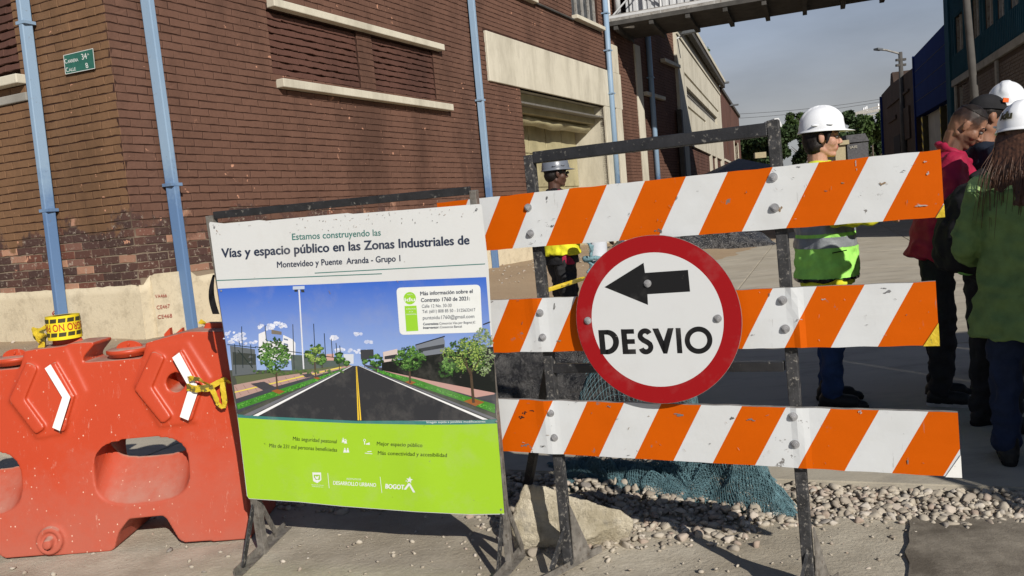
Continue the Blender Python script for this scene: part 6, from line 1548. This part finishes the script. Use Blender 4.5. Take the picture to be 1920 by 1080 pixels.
    if hair:
        b = Blob(Hm); b.ell((-.022, 0, .034), (.101, .083, .097)); b.ell((-.05, 0, -.012), (.070, .078, .072))
        if rough_hair: b.ell((-.045, -.01, -.05), (.062, .074, .06)); [b.cap((.035, sd*.074, .03), (.018, sd*.083, -.035), .016, .008) for sd in (-1, 1)]
        b.build('hair', M[hair], root, .007, 2, .003, 70)
    # trousers
    b = Blob(); b.ell((-.01, 0, .93), (.125*leg_w, .165*leg_w, .12))
    for sd in (-1, 1): b.cap((-.005, sd*.085, .86), (.012, sd*(stance+.005), .50), .092*leg_w, .070*leg_w); b.cap((.012, sd*(stance+.005), .50), (-.012, sd*(stance+.01), .10), .070*leg_w, .060*leg_w)
    b.build('trousers', M[legs], root, .012, 2, .030, 9, loc[0])
    for sd in (-1, 1):
        b = Blob(); b.cap((-.045, sd*stance, .05), (.10, sd*(stance+.02), .042), .048, .043); b.cap((-.06, sd*stance, .018), (.155, sd*(stance+.025), .018), .035, .033); b.cap((-.03, sd*stance, .06), (-.02, sd*stance, .12), .048, .05)
        sh_ = b.build('shoe', M[shoes], root, .008, 3)
        if shoes == 'shoe': extract(sh_, 'sole', lambda c: c[2] < .022, .004, M['shoe_white' if coat == 'red_jacket' else 'dark'], root)
    # top
    b = Blob(L_); w_ = coat_w
    rings = [(0, 0, coat_z, .150*w_, .195*w_), (0, 0, max(coat_z+.05, .98), .140*w_, .182*w_), (0, 0, 1.12, .130*w_, .172*w_), (.005, 0, 1.28, .142*w_, .198*w_), (0, 0, 1.38, .125*w_, .205*w_), (-.01, 0, 1.45, .09, .15), (-.012, 0, 1.50, .068, .078)]
    if coat_z < .75: rings.insert(1, (0, 0, .86, .155*w_, .200*w_)); rings[0] = (0, 0, coat_z, .185*w_, .235*w_)
    b.loft(rings)
    for sd, arm in ((-1, armR), (1, armL)):
        p0 = Vector((-.005, sd*.165, 1.405)); el, wr = Vector(arm[0]), Vector(arm[1])
        b.cap(p0, el, .072*w_, .060*w_); b.cap(el, el+(wr-el)*.93, .060*w_, .046*w_)
    ct = b.build('jacket', M[coat], root, .0115, 2, .027, 8.5, loc[1])
    if sleeves:
        Li = L_.inverted()
        def insl(c):
            q = Li @ Vector(c); return abs(q[1]) > .168+.02*(q[2] < 1.3) or (q[0] > .17)
        extract(ct, 'sleeves', insl, .003, M[sleeves], root)
    if vest:
        Li = L_.inverted(); z0, z1 = vestz
        vb = Blob(L_); vr = [(0, 0, z0, .150*w_+.030, .195*w_+.030)]+[(a_, 0, z_, rx+.028, ry+.026) for a_, _, z_, rx, ry in rings if z0+.03 < z_ < z1]
        vb.loft(vr); vs_ = vb.build('vest', M[vest[0]], root, .0105, 2, .026, 9, 3)
        for (b0, b1) in vest[1]: extract(vs_, 'reflective_band', lambda c, b0=b0, b1=b1: b0 < (Li @ Vector(c))[2] < b1, .0025, M['band'], root)
    if hat: helmet(M[hat], root, Hm @ Matrix.Translation((.002, 0, .048)) @ Matrix.Rotation(-.02, 4, 'Y'), hat_text)
    return root, Hm, L_, ct
Gz = lambda x, y, z=.063: G(x, y, z)
# worker in the grey helmet, by the loading door
p = Gz(1067, 652); r_, Hm, L_, ct = person(p, (.97, .22), 'worker in a grey helmet and yellow vest standing behind the left of the barricade', 'skin_dark', 1.035, hat='hat_grey', coat='black_cloth', coat_w=1.03, coat_z=.80, sleeves='red_jacket', legs='trousers_black', leg_w=1.22,
    armR=((.10, -.27, 1.12), (.34, -.20, 1.02)), armL=((.12, .24, 1.12), (.36, .12, 1.03)), vest=('yellow_fabric', ((1.01, 1.06), )), vestz=(.89, 1.44))
mb = MB(); A = np.array(Hm)
pts = [A[:3, :3]@np.array(q_)+A[:3, 3] for q_ in ((.093, -.055, .006), (.104, -.03, .004), (.106, 0, .004), (.104, .03, .004), (.093, .055, .006))]
mb.tube(pts, .0125, 8); q = mb.build('sunglasses', M['lens'], None, True); q.parent = r_
mb = MB(); mb.tube([A[:3, :3]@np.array(q_)+A[:3, 3] for q_ in ((.09, -.057, .008), (.0, -.086, .012), (-.03, -.082, .005))], .003, 6); q = mb.build('chin_strap', M['lens'], None, True); q.parent = r_
# young worker in the white helmet
p = Gz(1563, 757); r_, Hm, L_, ct = person(p, (.94, -.30), 'young worker in a white helmet and lime vest behind the barricade', 'skin_fair', 1.0, hat='hat_white', coat='shirt_yellow', coat_z=.75, coat_w=1.06, sleeves='yellow_fabric', legs='jeans',
    armR=((.05, -.27, 1.17), (.25, -.21, 1.15)), armL=((.06, .25, 1.16), (.27, .16, 1.15)), vest=('lime_vest', ((.985, 1.045), (1.07, 1.12))), vestz=(.785, 1.45), rough_hair=True, vox=.0048, tilt=.04)
Li = L_.inverted(); mb = MB(); mb.beam((.02, -.232, .955), (.10, -.212, .965), .006, .006); q = mb.build('zip', M['lens'], None); q.parent = r_
extract([c for c in r_.children if c.name.startswith('vest')][0], 'vest_hem', lambda c: c[2] < .800, .002, M['lens'], r_)
# man in the red jacket, looking down
p = Gz(1768, 752); r_, Hm, L_, ct = person(p, (.90, -.43), 'bearded man in a dark red jacket looking down, just right of the barricade', 'skin_mid', 1.0, tilt=.46, lean=.20, headfwd=.03, beard=True, hair=None, coat='red_jacket', coat_w=1.08, coat_z=.86, legs='trousers_black', vox=.0048,
    armR=((.02, -.27, 1.16), (.20, -.20, 1.02)), armL=((.02, .26, 1.16), (.22, .12, 1.02)))
Hi = Hm.inverted(); bd = [c for c in r_.children if c.name.startswith('body')][0]
def hp_(c): return Hi @ Vector(c)
extract(bd, 'hair', lambda c: (hp_(c)[2] > .078+.25*max(0, hp_(c)[0]-.03)) and hp_(c)[2] < .2, .0035, M['hair'], r_)
b = Blob(L_); 
for k in range(14):
    a = 2*math.pi*k/14; a2 = 2*math.pi*(k+1)/14; f_ = lambda a: (.000+.082*math.cos(a), .084*math.sin(a), 1.475-.045*math.cos(a)); b.cap(f_(a), f_(a2), .026, .026, 8)
b.build('collar', M['red_jacket'], r_, .01, 3, .012, 14)
# man in a black cap right behind him
p = Gz(1866, 738); r_, Hm, L_, ct = person(p, (.90, -.1), 'man in a black cap with an orange badge behind the man in the red jacket', 'skin_mid', 1.015, tilt=.15, hair='hair', coat='navy_cloth', coat_w=1.08, legs='trousers_black', vox=.009)
mb = MB(); A = np.array(Hm); nA = 32; vs = []
for j in range(8):
    ph = j/7*math.pi/2
    for i in range(nA): th = 2*math.pi*i/nA; r = max(.03, math.cos(ph)); vs.append(A[:3, :3]@np.array((.106*math.cos(th)*r-.016, .088*math.sin(th)*r, .045+.092*math.sin(ph)))+A[:3, 3])
mb.add(vs, [(j*nA+i, j*nA+(i+1) % nA, (j+1)*nA+(i+1) % nA, (j+1)*nA+i) for j in range(7) for i in range(nA)]+[tuple(7*nA+i for i in range(nA))])
pk = [(.075+.075*math.cos(a)+.01, .082*math.sin(a), .045-.012*math.cos(a)) for a in np.linspace(-1.5, 1.5, 12)]; mb.prism([A[:3, :3]@np.array(q_)+A[:3, 3] for q_ in pk], A[:3, :3]@np.array((0, 0, .006)))
q = mb.build('cap', M['cap_black'], None, True); q.parent = r_
mb = MB(); mb.obox(A[:3, :3]@np.array((.045, -.078, .095))+A[:3, 3], A[:3, :3]@np.array((.018, .006, 0)), A[:3, :3]@np.array((0, .004, 0)), A[:3, :3]@np.array((0, 0, .012))); q = mb.build('cap_badge', M['orange'], None); q.parent = r_
# person with black backpack and lime jacket
p = Gz(1872, 803); r_, Hm, L_, ct = person(p, (.99, .05), 'person in a lime jacket with a large black backpack, back turned, between two others', 'skin_fair', .93, tilt=.35, lean=.26, coat='lime_jacket', coat_w=1.1, legs='trousers_black', leg_w=1.1, shoes='shoe', vox=.009,
    armR=((.08, -.27, 1.16), (.26, -.18, 1.08)), armL=((.10, .25, 1.16), (.27, .10, 1.1)))
b = Blob(L_); b.loft([(-.17, 0, .86, .09, .16), (-.19, 0, .92, .115, .19), (-.20, 0, 1.08, .125, .20), (-.19, 0, 1.24, .11, .19), (-.17, 0, 1.33, .08, .15), (-.15, 0, 1.36, .05, .09)])
b.build('backpack', M['black_cloth'], r_, .012, 3, .02, 9, 3)
for sd in (-1, 1):
    b = Blob(L_); pts = [(-.15, sd*.10, 1.40), (-.03, sd*.115, 1.49), (.09, sd*.115, 1.40), (.15, sd*.13, 1.25), (.08, sd*.19, 1.10), (-.10, sd*.19, 1.02)]
    for a, c_ in zip(pts[:-1], pts[1:]): b.cap(a, c_, .026, .026, 8)
    b.build('strap', M['black_cloth'], r_, .011, 2)
# person in a white helmet farther back
p = Gz(1903, 700); r_, Hm, L_, ct = person(p, (.5, .8), 'tallest person, in a bluish white helmet, farthest back in the group on the right', 'skin_mid', 1.05, hat='hat_white', coat='navy_cloth', legs='jeans_dark', vox=.010)
# woman in the green coat, at the right edge
text_side, tx_ang = 1, math.radians(163)
p = Gz(1936, 868); r_, Hm, L_, ct = person(p, (.52, .85), 'woman in a long green coat and white lettered helmet at the right edge, back turned', 'skin_fair', .90, yaw=-.35, tilt=.12, hat='hat_white', hat_text='idu', hair='hair_brown', coat='green_coat', coat_z=.66, coat_w=1.16, legs='jeans_dark', leg_w=1.05, vox=.007,
    armR=((.02, -.24, 1.16), (.24, -.14, 1.12)), armL=((-.02, .27, 1.13), (.20, .25, 1.04)))
extract(ct, 'sunlit_shoulders', lambda c: c[2] > 1.40 and abs(c[1]) < .24, .003, M['coat_sunlit'], r_)  # sunlight on the shoulders, painted as a paler green over the coat
b = Blob(Hm)
rh = random.Random(4)
for k in range(9):
    sd = -1+k/4; a = np.array((-.070-.012*(1-sd*sd), sd*.066, .01)); m_ = np.array((-.105, sd*.080, -.14)); e = np.array((-.115+.01*sd, sd*.085+.01, -.33))
    b.cap(a, m_, .032, .030, 8); b.cap(m_, e, .030, .012, 8)
b.build('long_hair', M['hair_brown'], r_, .0055, 1, .003, 60)
mb = MB()
for k in range(80):
    sd = rh.uniform(-.9, 1.1); a = np.array(Hm @ Vector((-.085, sd*.082, -.06*rh.random()))); e = a+np.array((-.03-.06*rh.random(), .06*sd+rh.uniform(-.03, .06), -.26-.18*rh.random())); m_ = (a+e)/2+np.array((-.05, .02*sd, .02))
    mb.tube([a, m_, e], [.0020, .0018, .0007], 4)
q = mb.build('hair_strands', M['hair_brown'], None, True); q.parent = r_; q['kind'] = 'stuff'
b = Blob(L_)
for k in range(10):
    a = 2*math.pi*k/10; a2 = 2*math.pi*(k+1)/10; f_ = lambda a: (.0+.072*math.cos(a), .075*math.sin(a), 1.505); b.cap(f_(a), f_(a2), .020, .020, 8)
b.build('collar', M['hat_white'], r_, .009, 3)
# ================================================================== SHADE from beyond the right edge: added unseen panels stand in for its caster
hd = thing('shade_panels', 'added corrugated panels right of the camera, an unseen stand-in casting the street shade', 'shade caster', (3.6, .6, 0))
def hpanel(x0, x1, y, h, z0=0.05):
    mb = MB(); n = max(2, int((x1-x0)/.05)); V = [(x0+(x1-x0)*i/n, y+.015*(i % 2), z) for z in (z0, h) for i in range(n+1)]
    mb.add(V, [(i, i+1, n+2+i, n+1+i) for i in range(n)]); mb.add([(a, b_-.012, c_) for a, b_, c_ in V][::1], [(i, n+1+i, n+2+i, i+1) for i in range(n)]); return mb.build('panel', M['white_metal'], hd)
SHX = 3.15; SHY = .75
hpanel(SHX, 3.66, SHY, 3.02); hpanel(3.68, 4.14, SHY, 3.08); hpanel(4.16, 4.9, SHY, 3.66); hpanel(4.93, 5.9, SHY, 3.75); hpanel(5.94, 7.0, SHY, 3.75)
for x in (SHX-.02, 3.67, 4.15, 4.915, 5.92, 7.02): mb = MB(); mb.box(x-.02, x+.02, SHY-.08, SHY-.03, 0, 3.75 if x > 4.5 else 3.0); mb.build('post', M['grey_steel'], hd)
# tidy: drop helper properties, every plain mesh without a label that is top level is part of the setting
for o in scene.objects:
    if '_o' in o: del o['_o']
